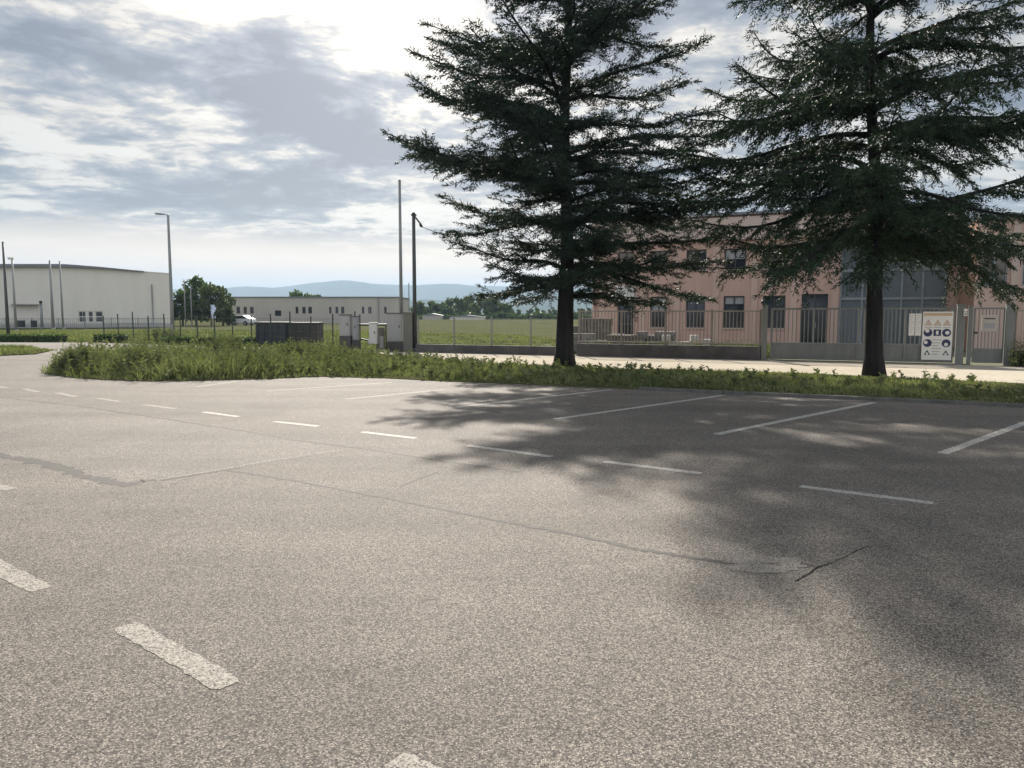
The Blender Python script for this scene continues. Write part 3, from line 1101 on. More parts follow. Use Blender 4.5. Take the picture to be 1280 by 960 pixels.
# ------------------------------------------------------------------ white warehouse
YW = 95.0
xr = at(217, 400, YW).x
WR = math.atan2(-xr, YW) + R(1.0)
w = thing('warehouse', 'large white warehouse with a grey curved roof at the far left', 'warehouse', (xr, YW, -0.05), WR)


def wloc(u):
    """local x on the rotated front wall for a picture column"""
    r = (u - 640) / F
    return (r * YW - xr) / (math.cos(WR) - r * math.sin(WR))


def wz(u, v):
    return at(u, v, YW + wloc(u) * math.sin(WR)).z + 0.05


span = -wloc(-260)
_us = [-260, -160, -80, 0, 80, 130, 185, 217]
_vs = [350, 341, 336, 333.6, 333.4, 335.6, 339.2, 341.5]
_xs = [wloc(u) for u in _us]
_zs = [wz(u, v) for u, v in zip(_us, _vs)]


def arc(x):          # wall top height over local x (0 = right corner, negative to the left)
    return float(np.interp(x, _xs, _zs))


xs = np.linspace(-span, 0, 60)
prof = [(-span, 0)] + [(0, 0)] + [(float(x), arc(x)) for x in xs[::-1]]
wall_m = MB()
holes = []
for a, b in ((100, 110), (112, 119), (121, 131)):
    x0, x1 = wloc(a), wloc(b)
    holes.append((x0, x1, wz(110, 403), wz(110, 389)))
dx0, dx1 = wloc(20), wloc(50)
holes.append((dx0, dx1, 0.0, 2.6))
wall_m.wall(-span, 0, 0, 4.0, holes, 0.2)
wall_m.poly([(-span, 0, 4.0), (0, 0, 4.0)] + [(float(x), 0, arc(x)) for x in xs[::-1]])
wall_m.quad((0, 0, 0), (0, 40, 0), (0, 40, arc(0)), (0, 0, arc(0)))
wall_m.quad((-span, 40, 0), (-span, 0, 0), (-span, 0, arc(-span)), (-span, 40, arc(-span)))
wall_m.poly([(0, 40, 0), (-span, 40, 0)] + [(float(x), 40, arc(x)) for x in xs])
wall_m.build('wall', MAT['white_wall'], w)
rf = MB()
xs2 = [x for x in xs if x < wloc(186)]
for i in range(len(xs2) - 1):
    a, b = xs2[i], xs2[i + 1]
    th = lambda x: 0.30 * min(1, max(0.12, (wloc(186) - x) / 8))
    za, zb = arc(a), arc(b)
    ta, tb = th(a), th(b)
    rf.quad((a, -0.45, za - 0.05), (b, -0.45, zb - 0.05), (b, -0.45, zb + tb), (a, -0.45, za + ta))
    rf.quad((a, -0.45, za + ta), (b, -0.45, zb + tb), (b, 40.4, zb + tb), (a, 40.4, za + ta))
    rf.quad((b, -0.45, zb - 0.05), (a, -0.45, za - 0.05), (a, 0.0, za - 0.05), (b, 0.0, zb - 0.05))
rf.build('roof', MAT['grey_roof'], w, smooth=False)
rf2 = MB()
xs3 = [x for x in xs if x >= wloc(186) - 1.2]
for a, b in zip(xs3[:-1], xs3[1:]):
    rf2.quad((a, -0.05, arc(a) + 0.004), (b, -0.05, arc(b) + 0.004), (b, 40, arc(b) + 0.004), (a, 40, arc(a) + 0.004))
    rf2.quad((a, -0.05, arc(a) - 0.1), (b, -0.05, arc(b) - 0.1), (b, -0.05, arc(b) + 0.004), (a, -0.05, arc(a) + 0.004))
rf2.build('roof_edge', MAT['white_wall'], w)
for (a, b, c, d) in holes[:3]:
    fr = MB()
    fr.box(a + .002, b - .002, 0.10, 0.16, d - 0.10, d - .002).box(a + .002, b - .002, 0.10, 0.16, c + .002, c + 0.10)
    fr.box(a + .002, a + 0.10, 0.10, 0.16, c + 0.1, d - 0.1).box(b - 0.10, b - .002, 0.10, 0.16, c + 0.1, d - 0.1)
    fr.box(a + 0.1, b - 0.1, 0.11, 0.15, (c + d) / 2 - 0.05, (c + d) / 2 + 0.05)
    f_ = fr.build('window', MAT['white_wall'], w)
    MB().quad((a, 0.18, c), (b, 0.18, c), (b, 0.18, d), (a, 0.18, d)).build('pane', MAT['pane'], f_)
a, b, c, d = holes[3]
MB().quad((a, 0.18, c), (b, 0.18, c), (b, 0.18, d), (a, 0.18, d)).build('roller_door', MAT['white_wall'], w)
MB().box(a - 0.15, b + 0.15, -0.6, -0.003, 2.62, 2.74).build('door_canopy', MAT['galv'], w)
dp = MB()
x0 = wloc(193)
dp.tube([(x0, -0.08, 0), (x0, -0.08, 5.2)], 0.07, 8)
dp.build('downpipe', MAT['galv'], w)
sm = MB()
for k in range(1, 26):
    x = -k * span / 26
    sm.box(x - 0.012, x + 0.012, -0.008, -0.002, 0.05, arc(x) - 0.15)
sm.build('panel_joints', MAT['white_wall'], w)
MB().box(-span, -0.003, -0.06, -0.003, 0, 0.45).build('plinth', MAT['cabinet'], w)

# ------------------------------------------------------------------ long low building
YL = 128.0
l0, l1 = at(284, 372, YL), at(497, 372, YL)
HL = l0.z + 0.05
lb = thing('low_building', 'long low grey industrial building with grouped narrow windows', 'building', (l0.x, YL, -0.05))
wl_ = l1.x - l0.x
ux = lambda u: (u - 284) / (497 - 284) * wl_
zv = lambda v: at(400, v, YL).z + 0.05
oh = [(ux(a), ux(b), zv(392), zv(383.5)) for a, b in ((295, 299.5), (304, 308), (312, 316.5), (369, 372.5), (377.5, 381.5), (385, 389.5), (411, 414), (419, 422.5), (426, 430), (452, 455), (460, 464), (480, 483))]
oh.append((ux(343), ux(351), zv(395), zv(388)))
m = MB().wall(0, wl_, 0, HL, oh, 0.2)
m.quad((0, 14, 0), (0, 0, 0), (0, 0, HL), (0, 14, HL)).quad((wl_, 0, 0), (wl_, 14, 0), (wl_, 14, HL), (wl_, 0, HL)).quad((wl_, 14, 0), (0, 14, 0), (0, 14, HL), (wl_, 14, HL))
for k in range(1, 12):
    m.box(k * wl_ / 12 - 0.025, k * wl_ / 12 + 0.025, -0.014, -0.002, 0.05, HL - 0.1)
m.build('wall', MAT['far_wall'], lb)
MB().box(-0.2, wl_ + 0.2, -0.2, 14.2, HL + 0.003, HL + 0.16).build('roof', MAT['grey_roof'], lb)
for (a, b, c, d) in oh:
    f_ = MB().box(a + .002, b - .002, 0.08, 0.13, d - 0.09, d - .002).box(a + .002, b - .002, 0.08, 0.13, c + .002, c + 0.09).box((a + b) / 2 - 0.04, (a + b) / 2 + 0.04, 0.08, 0.13, c + 0.09, d - 0.09).build('window', MAT['frame'], lb)
    MB().quad((a, 0.16, c), (b, 0.16, c), (b, 0.16, d), (a, 0.16, d)).build('pane', MAT['pane'], f_)
MB().tube([(ux(473), -0.07, 0), (ux(473), -0.07, HL - 0.1)], 0.09, 8).build('downpipe', MAT['galv'], lb)

# ------------------------------------------------------------------ pink building
DW = 41.0
XW = (916 - 640) / F * DW
RZ = math.atan2(-0.40, 0.917)
pb = thing('pink_building', 'pink two storey industrial building with a glazed grey entrance bay', 'building', (XW, DW, -0.02), RZ)


def tloc(u, back=0.0):
    """local x on the facade (moved back along its normal) for a picture column"""
    r = (u - 640) / F
    bx, by = XW + 0.40 * back, DW + 0.917 * back
    return (by * r - bx) / (0.917 + 0.40 * r)


def zloc(v, x, back=0.0):
    Yd = DW - 0.40 * x + 0.917 * back
    return at(640, v, Yd).z + 0.02


HB = 6.75
xL, xG0, xG1, xC = tloc(740), tloc(1047), tloc(1180), tloc(1195)
bays = [(771, 791), (812, 832), (856, 880), (903, 929), (952, 980)]
gw = []
for i, (a, b) in enumerate(bays):
    x0, x1 = tloc(a), tloc(b)
    gw.append((x0, x1, 0.86 if i else 0.02, 2.55))
door = (tloc(1000), tloc(1033), 0.02, 2.62)
uw = [(o_[0] - 0.02, o_[1] + 0.02, 3.95, 5.05) for o_ in gw] + [(door[0], door[1] - 0.3, 3.95, 5.05)]
glz = (xG0, xG1, 0.02, 5.15)
m = MB().wall(xL, xC, 0, HB, gw + [door] + uw + [glz], 0.16)
m.quad((xL, 16, 0), (xL, 0, 0), (xL, 0, HB), (xL, 16, HB))
m.quad((xC, 16, 0), (xL, 16, 0), (xL, 16, HB), (xC, 16, HB))
m.build('wall', MAT['pink'], pb)
# raised strips between the bays
st = MB()
for u in (752, 803, 845, 893, 941, 990, 1041):
    x = tloc(u)
    st.box(x - 0.17, x + 0.17, -0.05, -0.003, 0.02, 5.45)
st.build('pilaster_strips', MAT['pink_pale'], pb)
MB().box(xL - 0.12, xC - 0.003, -0.22, -0.003, 5.5, HB - 0.1).build('fascia', MAT['beige'], pb)
MB().box(xL - 0.2, xC + 0.1, -0.3, 16.2, HB + 0.003, HB + 0.14).build('roof', MAT['grey_roof'], pb)
MB().tube([(xL + 0.12, -0.1, 0), (xL + 0.12, -0.1, 5.4)], 0.06, 8).build('downpipe', MAT['pink'], pb)


def window(o_, parent, sill=True, bars=1):
    a, b, c, d = o_
    f = MB()
    f.box(a + .002, b - .002, 0.08, 0.14, d - 0.06, d - .002).box(a + .002, b - .002, 0.08, 0.14, c + .002, c + 0.06)
    f.box(a + .002, a + 0.06, 0.08, 0.14, c + 0.06, d - 0.06).box(b - 0.06, b - .002, 0.08, 0.14, c + 0.06, d - 0.06)
    for k in range(bars):
        x = a + (b - a) * (k + 1) / (bars + 1)
        f.box(x - 0.025, x + 0.025, 0.085, 0.135, c + 0.06, d - 0.06)
    w_ = f.build('window', MAT['frame'], parent)
    MB().quad((a, 0.15, c), (b, 0.15, c), (b, 0.15, d), (a, 0.15, d)).build('pane', MAT['pane'], w_)
    if sill:
        MB().box(a - 0.05, b + 0.05, -0.07, -0.003, c - 0.07, c).build('sill', MAT['beige'], w_)


for i, o_ in enumerate(gw):
    if i:
        window(o_, pb)
for o_ in uw:
    window(o_, pb)
# pale sheets over three panes, standing in for reflections in the glass
for o_, fr_ in ((gw[1], 0.45), (gw[3], 0.25), (uw[3], 0.5)):
    a, b, c, d = o_
    MB().box(a + .065, b - .065, 0.144, 0.148, d - (d - c) * fr_, d - 0.065).build('reflection_sheet', MAT['sign_grey'], pb)
a, b, c, d = gw[0]
dr = MB().box(a + .002, b - .002, 0.08, 0.13, d - 0.07, d - .002).box(a + .002, a + 0.07, 0.08, 0.13, c, d - 0.07).box(b - 0.07, b - .002, 0.08, 0.13, c, d - 0.07).box(a + .07, b - .07, 0.08, 0.13, 1.0, 1.08).build('door', MAT['frame'], pb)
MB().quad((a, 0.15, c), (b, 0.15, c), (b, 0.15, d), (a, 0.15, d)).build('pane', MAT['pane'], dr)
MB().box(a - 0.12, b + 0.10, -0.10, -0.003, d + 0.01, d + 0.62).build('shutter_box', MAT['cabinet_white'], pb)
a, b, c, d = door
dr = MB().box(a + .002, b - .002, 0.08, 0.13, d - 0.07, d - .002).box(a + .002, a + 0.07, 0.08, 0.13, c, d - 0.07).box(b - 0.07, b - .002, 0.08, 0.13, c, d - 0.07).box((a + b) / 2 - .04, (a + b) / 2 + .04, 0.08, 0.13, c, d - .07).build('door', MAT['frame'], pb)
MB().quad((a, 0.15, c), (b, 0.15, c), (b, 0.15, d), (a, 0.15, d)).build('pane', MAT['pane'], dr)
MB().box((a + b) / 2 + 0.06, (a + b) / 2 + 0.09, 0.03, 0.08, 0.9, 1.2).build('handle', MAT['galv'], dr)
# glazed entrance bay
a, b, c, d = glz
MB().quad((a, 0.15, c), (b, 0.15, c), (b, 0.15, d), (a, 0.15, d)).build('glazing', MAT['grey_panel'], pb)
mu = MB()
xm = [a + 0.04, tloc(1075), tloc(1100), tloc(1124), tloc(1150), b - 0.04]
for x in xm:
    mu.box(x - 0.045, x + 0.045, 0.06, 0.148, c, d)
for z in (zloc(436, (a + b) / 2), zloc(373, (a + b) / 2), zloc(337, (a + b) / 2)):
    for i in range(len(xm) - 1):
        mu.box(xm[i] + 0.046, xm[i + 1] - 0.046, 0.07, 0.147, z - 0.06, z + 0.06)
mu.build('mullions', MAT['mullion'], pb)
MB().box(a - 0.2, b + 0.2, -0.9, -0.226, d + 0.02, d + 0.26).build('canopy', MAT['frame'], pb)
# projecting wing on the right
pj_ = 5.0
HW = 5.5
xw1 = xC + 14
wing = MB()
ww = []
wz = (2.75, 4.35)
for (u0, u1) in ((1222, 1254), (1272, 1300), (1312, 1345), (1360, 1395)):
    ww.append((tloc(u0, -pj_), tloc(u1, -pj_)) + wz)
wm = MB().wall(xC, xw1, 0, HW, ww, 0.16, y=-pj_)
wm.quad((xw1, -pj_, 0), (xw1, 16, 0), (xw1, 16, HW), (xw1, -pj_, HW))
wm.quad((xC, 0, HW), (xC, 16, HW), (xC, 16, HB), (xC, 0, HB))
wm.quad((xw1, 16, 0), (xC, 16, 0), (xC, 16, HW), (xw1, 16, HW))
wm.build('wing_wall', MAT['pink_pale'], pb)
MB().box(xC - 0.02, xC + 0.12, -pj_ + 0.02, -0.24, 0, HW - 0.003).build('return_wall', MAT['orange'], pb)
MB().box(xC + 0.01, xw1 + 0.1, -pj_ - 0.3, 16, HW + 0.006, HW + 0.15).build('wing_roof', MAT['grey_roof'], pb)
for (a, b, c, d) in ww:
    f = MB()
    y0 = -pj_
    f.box(a + .002, b - .002, y0 + 0.08, y0 + 0.14, d - 0.06, d - .002).box(a + .002, b - .002, y0 + 0.08, y0 + 0.14, c + .002, c + 0.06)
    f.box(a + .002, a + 0.06, y0 + 0.08, y0 + 0.14, c + .06, d - .06).box(b - .06, b - .002, y0 + 0.08, y0 + 0.14, c + .06, d - .06)
    f.box((a + b) / 2 - .03, (a + b) / 2 + .03, y0 + 0.085, y0 + 0.135, c + .06, d - .06)
    w_ = f.build('window', MAT['mullion'], pb)
    MB().quad((a, y0 + .15, c), (b, y0 + .15, c), (b, y0 + .15, d), (a, y0 + .15, d)).build('pane', MAT['pane'], w_)
ps = MB()
for k in range(5):
    x = tloc(1263 + k * 45, -pj_)
    ps.box(x - 0.13, x + 0.13, -pj_ - 0.08, -pj_ - 0.003, 0, 5.4)
ps.build('pilaster_strips', MAT['beige'], pb)

# ------------------------------------------------------------------ fences along the pale road
F0 = Vector((8.55, 26.5, 0))


def fl(u):
    r = (u - 640) / F
    return (26.5 * r - 8.55) / (0.917 + 0.40 * r)


def fpos(t, z=0.0, out=0.0):
    p = F0 + fd * t - nn_ * out
    return (p.x, p.y, z)


# mesh fence on a low dark wall, left part
t0, t1 = fl(521), fl(716)
Lf = t1 - t0
wf = thing('wire_fence', 'low wire mesh fence on a dark kerb wall behind the tall cedar', 'fence', fpos(t0), RZ)
MB().box(0, Lf, -0.12, 0.12, -0.05, 0.34).build('base_wall', MAT['low_wall'], wf, bevel=0.015)
pm = MB()
for k in range(int(Lf / 0.12)):
    x = k * 0.12 + 0.05
    pm.box(x - 0.0022, x + 0.0022, -0.0022, 0.0022, 0.35, 1.42)
for z in (0.42, 0.62, 0.82, 1.02, 1.22, 1.40):
    pm.box(0, Lf, -0.0075, -0.003, z - 0.004, z + 0.004)
pm.build('wire_mesh', MAT['galv'], wf)
for k in range(5):
    x = 0.06 + k * (Lf - 0.12) / 4
    MB().box(x - 0.025, x + 0.025, 0.004, 0.054, 0.341, 1.47).build('post', MAT['galv'], wf)

# bar fence
t0, t1 = fl(722), fl(951)
Lf = t1 - t0
bf = thing('bar_fence', 'grey metal bar fence on a low dark wall in front of the pink building', 'fence', fpos(t0), RZ)
MB().box(0, Lf, -0.13, 0.13, -0.05, 0.47).build('base_wall', MAT['low_wall'], bf, bevel=0.015)
br = MB()
nb = int(Lf / 0.125)
for k in range(nb):
    x = 0.06 + k * (Lf - 0.12) / (nb - 1)
    br.box(x - 0.0125, x + 0.0125, -0.006, 0.006, 0.56, 1.66)
br.build('bars', MAT['gate_brown'], bf)
MB().box(0, Lf, -0.025, 0.025, 1.662, 1.71).box(0, Lf, -0.025, 0.025, 0.54, 0.58).build('rails', MAT['gate_brown'], bf)
for k in range(5):
    x = 0.04 + k * (Lf - 0.08) / 4
    MB().box(x - 0.035, x + 0.035, 0.03, 0.10, 0.473, 1.74).build('post', MAT['gate_brown'], bf)

# gate posts, sliding gate
def gate_post(u, wid, h, lab, mat='gate'):
    t = fl(u)
    o = thing('gate_post', lab, 'gate post', fpos(t), RZ, 'gate posts')
    MB().box(-wid / 2, wid / 2, -wid / 2, wid / 2, -0.05, h).build('post', MAT[mat], o, bevel=0.01)
    MB().box(-wid / 2 - 0.015, wid / 2 + 0.015, -wid / 2 - 0.015, wid / 2 + 0.015, h + 0.002, h + 0.03).build('cap', MAT[mat], o)
    return o


gate_post(955, 0.17, 1.86, 'grey square post between the bar fence and the sliding gate')
t0, t1 = fl(962), fl(1192)
Lg = t1 - t0
sg = thing('sliding_gate', 'grey metal sliding gate with solid lower panel and vertical bars above', 'gate', fpos(t0, 0, 0.0), RZ)
fr = MB()
for x in (0.05, Lg * 0.25, Lg * 0.5, Lg * 0.75, Lg - 0.05):
    fr.box(x - 0.035, x + 0.035, -0.035, 0.035, 0.12, 1.74)
xx = [0.05, Lg * 0.25, Lg * 0.5, Lg * 0.75, Lg - 0.05]
for z, hh in ((0.09, 0.07), (0.60, 0.05), (1.76, 0.06)):
    fr.box(0.015, Lg - 0.015, -0.04, 0.04, z - hh / 2, z + hh / 2) if z in (0.09, 1.76) else [fr.box(xx[i] + .036, xx[i + 1] - .036, -0.03, 0.03, z - hh / 2, z + hh / 2) for i in range(4)]
fr.build('frame', MAT['gate'], sg)
pn = MB()
br = MB()
for i in range(4):
    a, b = xx[i] + 0.036, xx[i + 1] - 0.036
    pn.box(a, b, -0.012, 0.012, 0.126, 0.573)
    n = int((b - a) / 0.13)
    for k in range(n):
        x = a + (b - a) * (k + 1) / (n + 1)
        br.box(x - 0.014, x + 0.014, -0.014, 0.014, 0.626, 1.729)
pn.build('solid_panel', MAT['gate'], sg)
br.build('bars', MAT['gate'], sg)
MB().box(-0.2, Lg + 0.4, -0.06, 0.06, -0.02, 0.03).build('floor_track', MAT['dark_steel'], sg)

gp = gate_post(1199, 0.22, 1.86, 'thick grey gate post with white intercom plates beside the safety sign')
tI = fl(1207)
ic = thing('intercom', 'small white intercom on the post right of the safety sign', 'intercom', fpos(tI - 0.07, 1.55, 0.135), RZ)
MB().box(-0.05, 0.05, -0.02, 0.02, -0.02, 0.09).build('speaker_panel', MAT['sign_white'], ic)
MB().box(-0.05, 0.05, -0.02, 0.02, 0.115, 0.2).build('button_panel', MAT['sign_white'], ic)
MB().box(-0.03, 0.03, -0.026, -0.021, 0.02, 0.05).build('speaker_grille', MAT['black'], ic)
gate_post(1211, 0.12, 1.82, 'slim grey post on the hinge side of the pedestrian gate')
# pedestrian gate
t0, t1 = fl(1215), fl(1254)
Lp = t1 - t0
pg = thing('pedestrian_gate', 'narrow grey pedestrian gate with vertical bars and a solid foot panel', 'gate', fpos(t0), RZ)
f = MB().box(0.0, 0.05, -0.02, 0.02, 0.08, 1.78).box(Lp - 0.05, Lp, -0.02, 0.02, 0.08, 1.78)
for z in (0.10, 0.50, 1.76):
    f.box(0.051, Lp - 0.051, -0.02, 0.02, z - 0.025, z + 0.025)
f.build('frame', MAT['gate'], pg)
f = MB()
for k in range(7):
    x = 0.05 + (Lp - 0.1) * (k + 1) / 8
    f.box(x - 0.014, x + 0.014, -0.012, 0.012, 0.526, 1.734)
f.build('bars', MAT['gate'], pg)
MB().box(0.051, Lp - 0.051, -0.01, 0.01, 0.126, 0.474).build('solid_panel', MAT['gate'], pg)
MB().box(0.03, 0.12, -0.06, -0.021, 0.98, 1.04).build('lock', MAT['black'], pg)
lt = thing('letterbox', 'pale grey letterbox hung on the pedestrian gate', 'letterbox', fpos((t0 + t1) / 2, 1.05, 0.03), RZ)
MB().box(-0.2, 0.2, -0.10, 0.0, 0.0, 0.50).build('box', MAT['far_wall'], lt, bevel=0.01)
MB().box(-0.14, 0.14, -0.108, -0.101, 0.38, 0.41).build('slot', MAT['black'], lt)
MB().box(-0.14, 0.14, -0.106, -0.101, 0.10, 0.26).build('door_panel', MAT['sign_grey'], lt)
gate_post(1260, 0.22, 1.86, 'thick grey post at the right side of the pedestrian gate')
# fence onwards to the right
t0 = fl(1266)
bf2 = thing('bar_fence', 'grey metal bar fence running right from the pedestrian gate', 'fence', fpos(t0), RZ)
Lf = 14
MB().box(0, Lf, -0.13, 0.13, -0.05, 0.47).build('base_wall', MAT['low_wall'], bf2, bevel=0.015)
br = MB()
nb = int(Lf / 0.125)
for k in range(nb):
    x = 0.06 + k * (Lf - 0.12) / (nb - 1)
    br.box(x - 0.0125, x + 0.0125, -0.006, 0.006, 0.56, 1.66)
br.build('bars', MAT['gate_brown'], bf2)
MB().box(0, Lf, -0.025, 0.025, 1.662, 1.71).box(0, Lf, -0.025, 0.025, 0.54, 0.58).build('rails', MAT['gate_brown'], bf2)
for k in range(6):
    x = 0.04 + k * (Lf - 0.08) / 5
    MB().box(x - 0.035, x + 0.035, 0.03, 0.10, 0.473, 1.74).build('post', MAT['gate_brown'], bf2)
# climbing plant at the right fence
p = fpos(fl(1279), 0, 0.3)
n = 70
P0 = np.stack([RNG.normal(0, 0.22, n), RNG.normal(0, 0.12, n), np.full(n, 0.0)], 1)
V, Fs = leafy(P0, RNG.uniform(0.3, 1.05, n), 14, 0.12, 0.2)
o = mesh_np('shrub', V, Fs, MAT['weed'])
o.location = p
tag(o, 'small leafy shrub at the foot of the right hand fence', 'shrub')
# beacon on the gate post
bc = thing('gate_beacon', 'small black beacon on top of the post left of the sliding gate', 'beacon', fpos(fl(952), 1.892), RZ)
MB().tube([(0, 0, 0), (0, 0, 0.05)], 0.03, 8).build('stem', MAT['dark_steel'], bc)
MB().tube([(0, 0, 0.05), (0, 0, 0.06), (0, 0, 0.13), (0, 0, 0.16)], [0.05, 0.065, 0.06, 0.02], 10).build('lamp_cover', MAT['black'], bc, True)

# ------------------------------------------------------------------ signs on the gate
def disc(mb_, cx_, cz_, r, y=-0.02, n=18, a0=0.0):
    mb_.poly([(cx_ + r * math.sin(a0 + 2 * PI * i / n), y, cz_ + r * math.cos(a0 + 2 * PI * i / n)) for i in range(n)])


tS0, tS1 = fl(1151.5), fl(1189)
Ws = tS1 - tS0
ss = thing('safety_sign', 'large white building site safety board with rows of coloured symbols on the gate', 'sign', fpos((tS0 + tS1) / 2, 0.14, 0.08), RZ)
HS = 1.52
MB().box(-Ws / 2, Ws / 2, -0.012, 0.012, 0, HS).build('board', MAT['sign_white'], ss)
amber, blue, wh, grn, gry = MB(), MB(), MB(), MB(), MB()
y1, y2 = -0.016, -0.019
c3 = (-Ws * 0.31, 0.0, Ws * 0.31)
amber.box(-Ws / 2 + 0.02, Ws / 2 - 0.02, -0.015, -0.0125, HS - 0.13, HS - 0.04)
for i, x in enumerate(c3):
    disc(amber, x, HS - 0.37, 0.13, y1, 3)
    disc(wh, x, HS - 0.375, 0.06, y2, 3)
    gry.box(x - 0.012, x + 0.012, -0.023, -0.021, HS - 0.42, HS - 0.34)
    gry.box(x - 0.10, x + 0.10, -0.016, -0.014, HS - 0.51, HS - 0.49)
for i, x in enumerate(c3):
    if i == 1:
        blue.box(x - 0.105, x + 0.105, -0.017, -0.0145, HS - 0.76, HS - 0.56)
        wh.box(x - 0.035, x + 0.035, -0.022, -0.019, HS - 0.72, HS - 0.60)
    else:
        disc(blue, x, HS - 0.66, 0.125, y1)
        disc(wh, x + (0.02 if i else -0.02), HS - (0.66 if i else 0.60), 0.06, y2)
for i, x in enumerate((c3[0], c3[2])):
    disc(blue, x, HS - 0.99, 0.125, y1)
    disc(wh, x - (0.05 if i == 0 else 0.0), HS - (0.97 if i == 0 else 1.03), 0.055, y2)
for x in (c3[0], c3[2]):
    disc(grn, x, HS - 1.31, 0.105, y1, 3)
    wh.box(x - 0.03, x + 0.03, -0.022, -0.019, HS - 1.36, HS - 1.29)
for k in range(6):
    gry.box(-0.13, 0.13 - 0.04 * (k % 3), -0.016, -0.014, HS - 0.90 - k * 0.09, HS - 0.88 - k * 0.09)
amber.build('warning_symbols', MAT['sign_amber'], ss)
blue.build('mandatory_symbols', MAT['sign_blue'], ss)
wh.build('pictograms', MAT['sign_white'], ss)
grn.build('emergency_symbols', MAT['sign_green'], ss)
gry.build('text_lines', MAT['sign_grey'], ss)
tN0, tN1 = fl(1134), fl(1150.5)
Wn = tN1 - tN0
ns_ = thing('notice_sheets', 'pair of small white notice sheets on the gate left of the safety board', 'notice', fpos((tN0 + tN1) / 2, 0.90, 0.06), RZ)
for sx in (-1, 1):
    MB().box(sx * Wn / 4 - Wn / 4 + 0.012, sx * Wn / 4 + Wn / 4 - 0.012, -0.006, 0.006, 0, 0.70).build('sheet', MAT['sign_white'], ns_)
    tx = MB()
    for k in range(9):
        tx.box(sx * Wn / 4 - 0.06, sx * Wn / 4 + 0.06 - 0.03 * (k % 3), -0.009, -0.0065, 0.63 - k * 0.065, 0.64 - k * 0.065)
    tx.build('text_lines', MAT['sign_grey'], ns_)

# ------------------------------------------------------------------ things stored in the yard
def yard_at(u, Y):
    return ((u - 640) / F * Y, Y)


def block_stack(name, label, u, Y, nx, nz, bs, mat, jit=0.05, group=None, rz=0.2, cat='blocks', seed=1):
    rr = random.Random(seed)
    x, y = yard_at(u, Y)
    m = MB()
    for k in range(nz):
        for i in range(nx):
            if k == nz - 1 and rr.random() < 0.3:
                continue
            m.rbox(((i - nx / 2 + 0.5) * bs[0] * 1.04 + rr.uniform(-jit, jit), rr.uniform(-jit, jit), bs[2] * (k + 0.5)), (bs[0], bs[1], bs[2] * 0.97), rr.uniform(-jit, jit))
    o = m.build(name, MAT[mat], bevel=0.012)
    o.location = (x, y, -0.02)
    o.rotation_euler = (0, 0, rz)
    return tag(o, label, cat, group)


g_ = 'building materials in the yard'
block_stack('crate_stack', 'dark stack of crates behind the fence right of the tall cedar trunk', 739, 36, 5, 4, (0.36, 0.5, 0.35), 'wood', 0.03, g_, RZ, 'crates', 2)
block_stack('block_pile', 'low grey pile of stone blocks in front of the dark crates', 744, 31.5, 8, 3, (0.30, 0.4, 0.27), 'stone', 0.06, g_, RZ, 'blocks', 3)
block_stack('paving_stack', 'stack of grey paving slabs below the open doorway', 803, 31.5, 7, 6, (0.36, 0.5, 0.15), 'stone', 0.03, g_, RZ, 'paving', 4)
block_stack('block_pile', 'small white blocks lying behind the bar fence', 850, 30.5, 4, 3, (0.30, 0.3, 0.26), 'stone_pale', 0.09, g_, RZ + 0.2, 'blocks', 5)
block_stack('pallet_stack', 'weathered wooden pallets stacked behind the fence', 778, 30.6, 1, 6, (1.0, 0.9, 0.13), 'wood', 0.04, g_, RZ - 0.2, 'pallets', 6)
block_stack('block_pile', 'pale stone block half hidden at the right end of the yard', 881, 29.6, 2, 2, (0.34, 0.3, 0.32), 'stone_pale', 0.08, g_, RZ, 'blocks', 7)
x, y = scatter(1500, [(p.x, p.y) for p in (F0 + fd * -6.5 + nn_ * 0.4, F0 + fd * 0.4 + nn_ * 0.4, F0 + fd * 0.4 + nn_ * 4, F0 + fd * -6.5 + nn_ * 4)])
V, Fs = leafy(np.stack([x, y, np.full(len(x), -0.02)], 1), RNG.uniform(0.15, 0.62, len(x)), 8, 0.13, 0.25)
tag(mesh_np('yard_weeds', V, Fs, MAT['weed']), 'straggly weeds in the yard behind the bar fence', 'weeds', kind='stuff')

# ------------------------------------------------------------------ utility cabinets, pillar, poles
Yc = 33.5
def cab(name, label, u0, u1, vt, vb, Yd, d, mat, base=None, cat='cabinet', group=None):
    a, b = at(u0, vt, Yd), at(u1, vt, Yd)
    zb = at(u0, vb, Yd).z
    o = thing(name, label, cat, ((a.x + b.x) / 2, Yd, 0), 0, group)
    hw = (b.x - a.x) / 2
    MB().box(-hw, hw, 0, d, max(zb, 0.05), a.z).build('body', MAT[mat], o, bevel=0.012)
    MB().box(-hw + 0.04, hw - 0.04, -0.016, -0.002, max(zb, 0.05) + 0.05, a.z - 0.05).build('door', MAT[mat], o)
    MB().box(-hw - 0.02, hw + 0.02, -0.03, d + 0.02, a.z + 0.002, a.z + 0.035).build('lid', MAT[base or mat], o)
    if base:
        MB().box(-hw - 0.015, hw + 0.015, -0.01, d + 0.01, -0.05, max(zb, 0.05) - 0.003).build('plinth', MAT[base], o)
    MB().box(hw - 0.13, hw - 0.09, -0.028, -0.017, (zb + a.z) / 2, (zb + a.z) / 2 + 0.1).build('handle', MAT['black'], o)
    return o


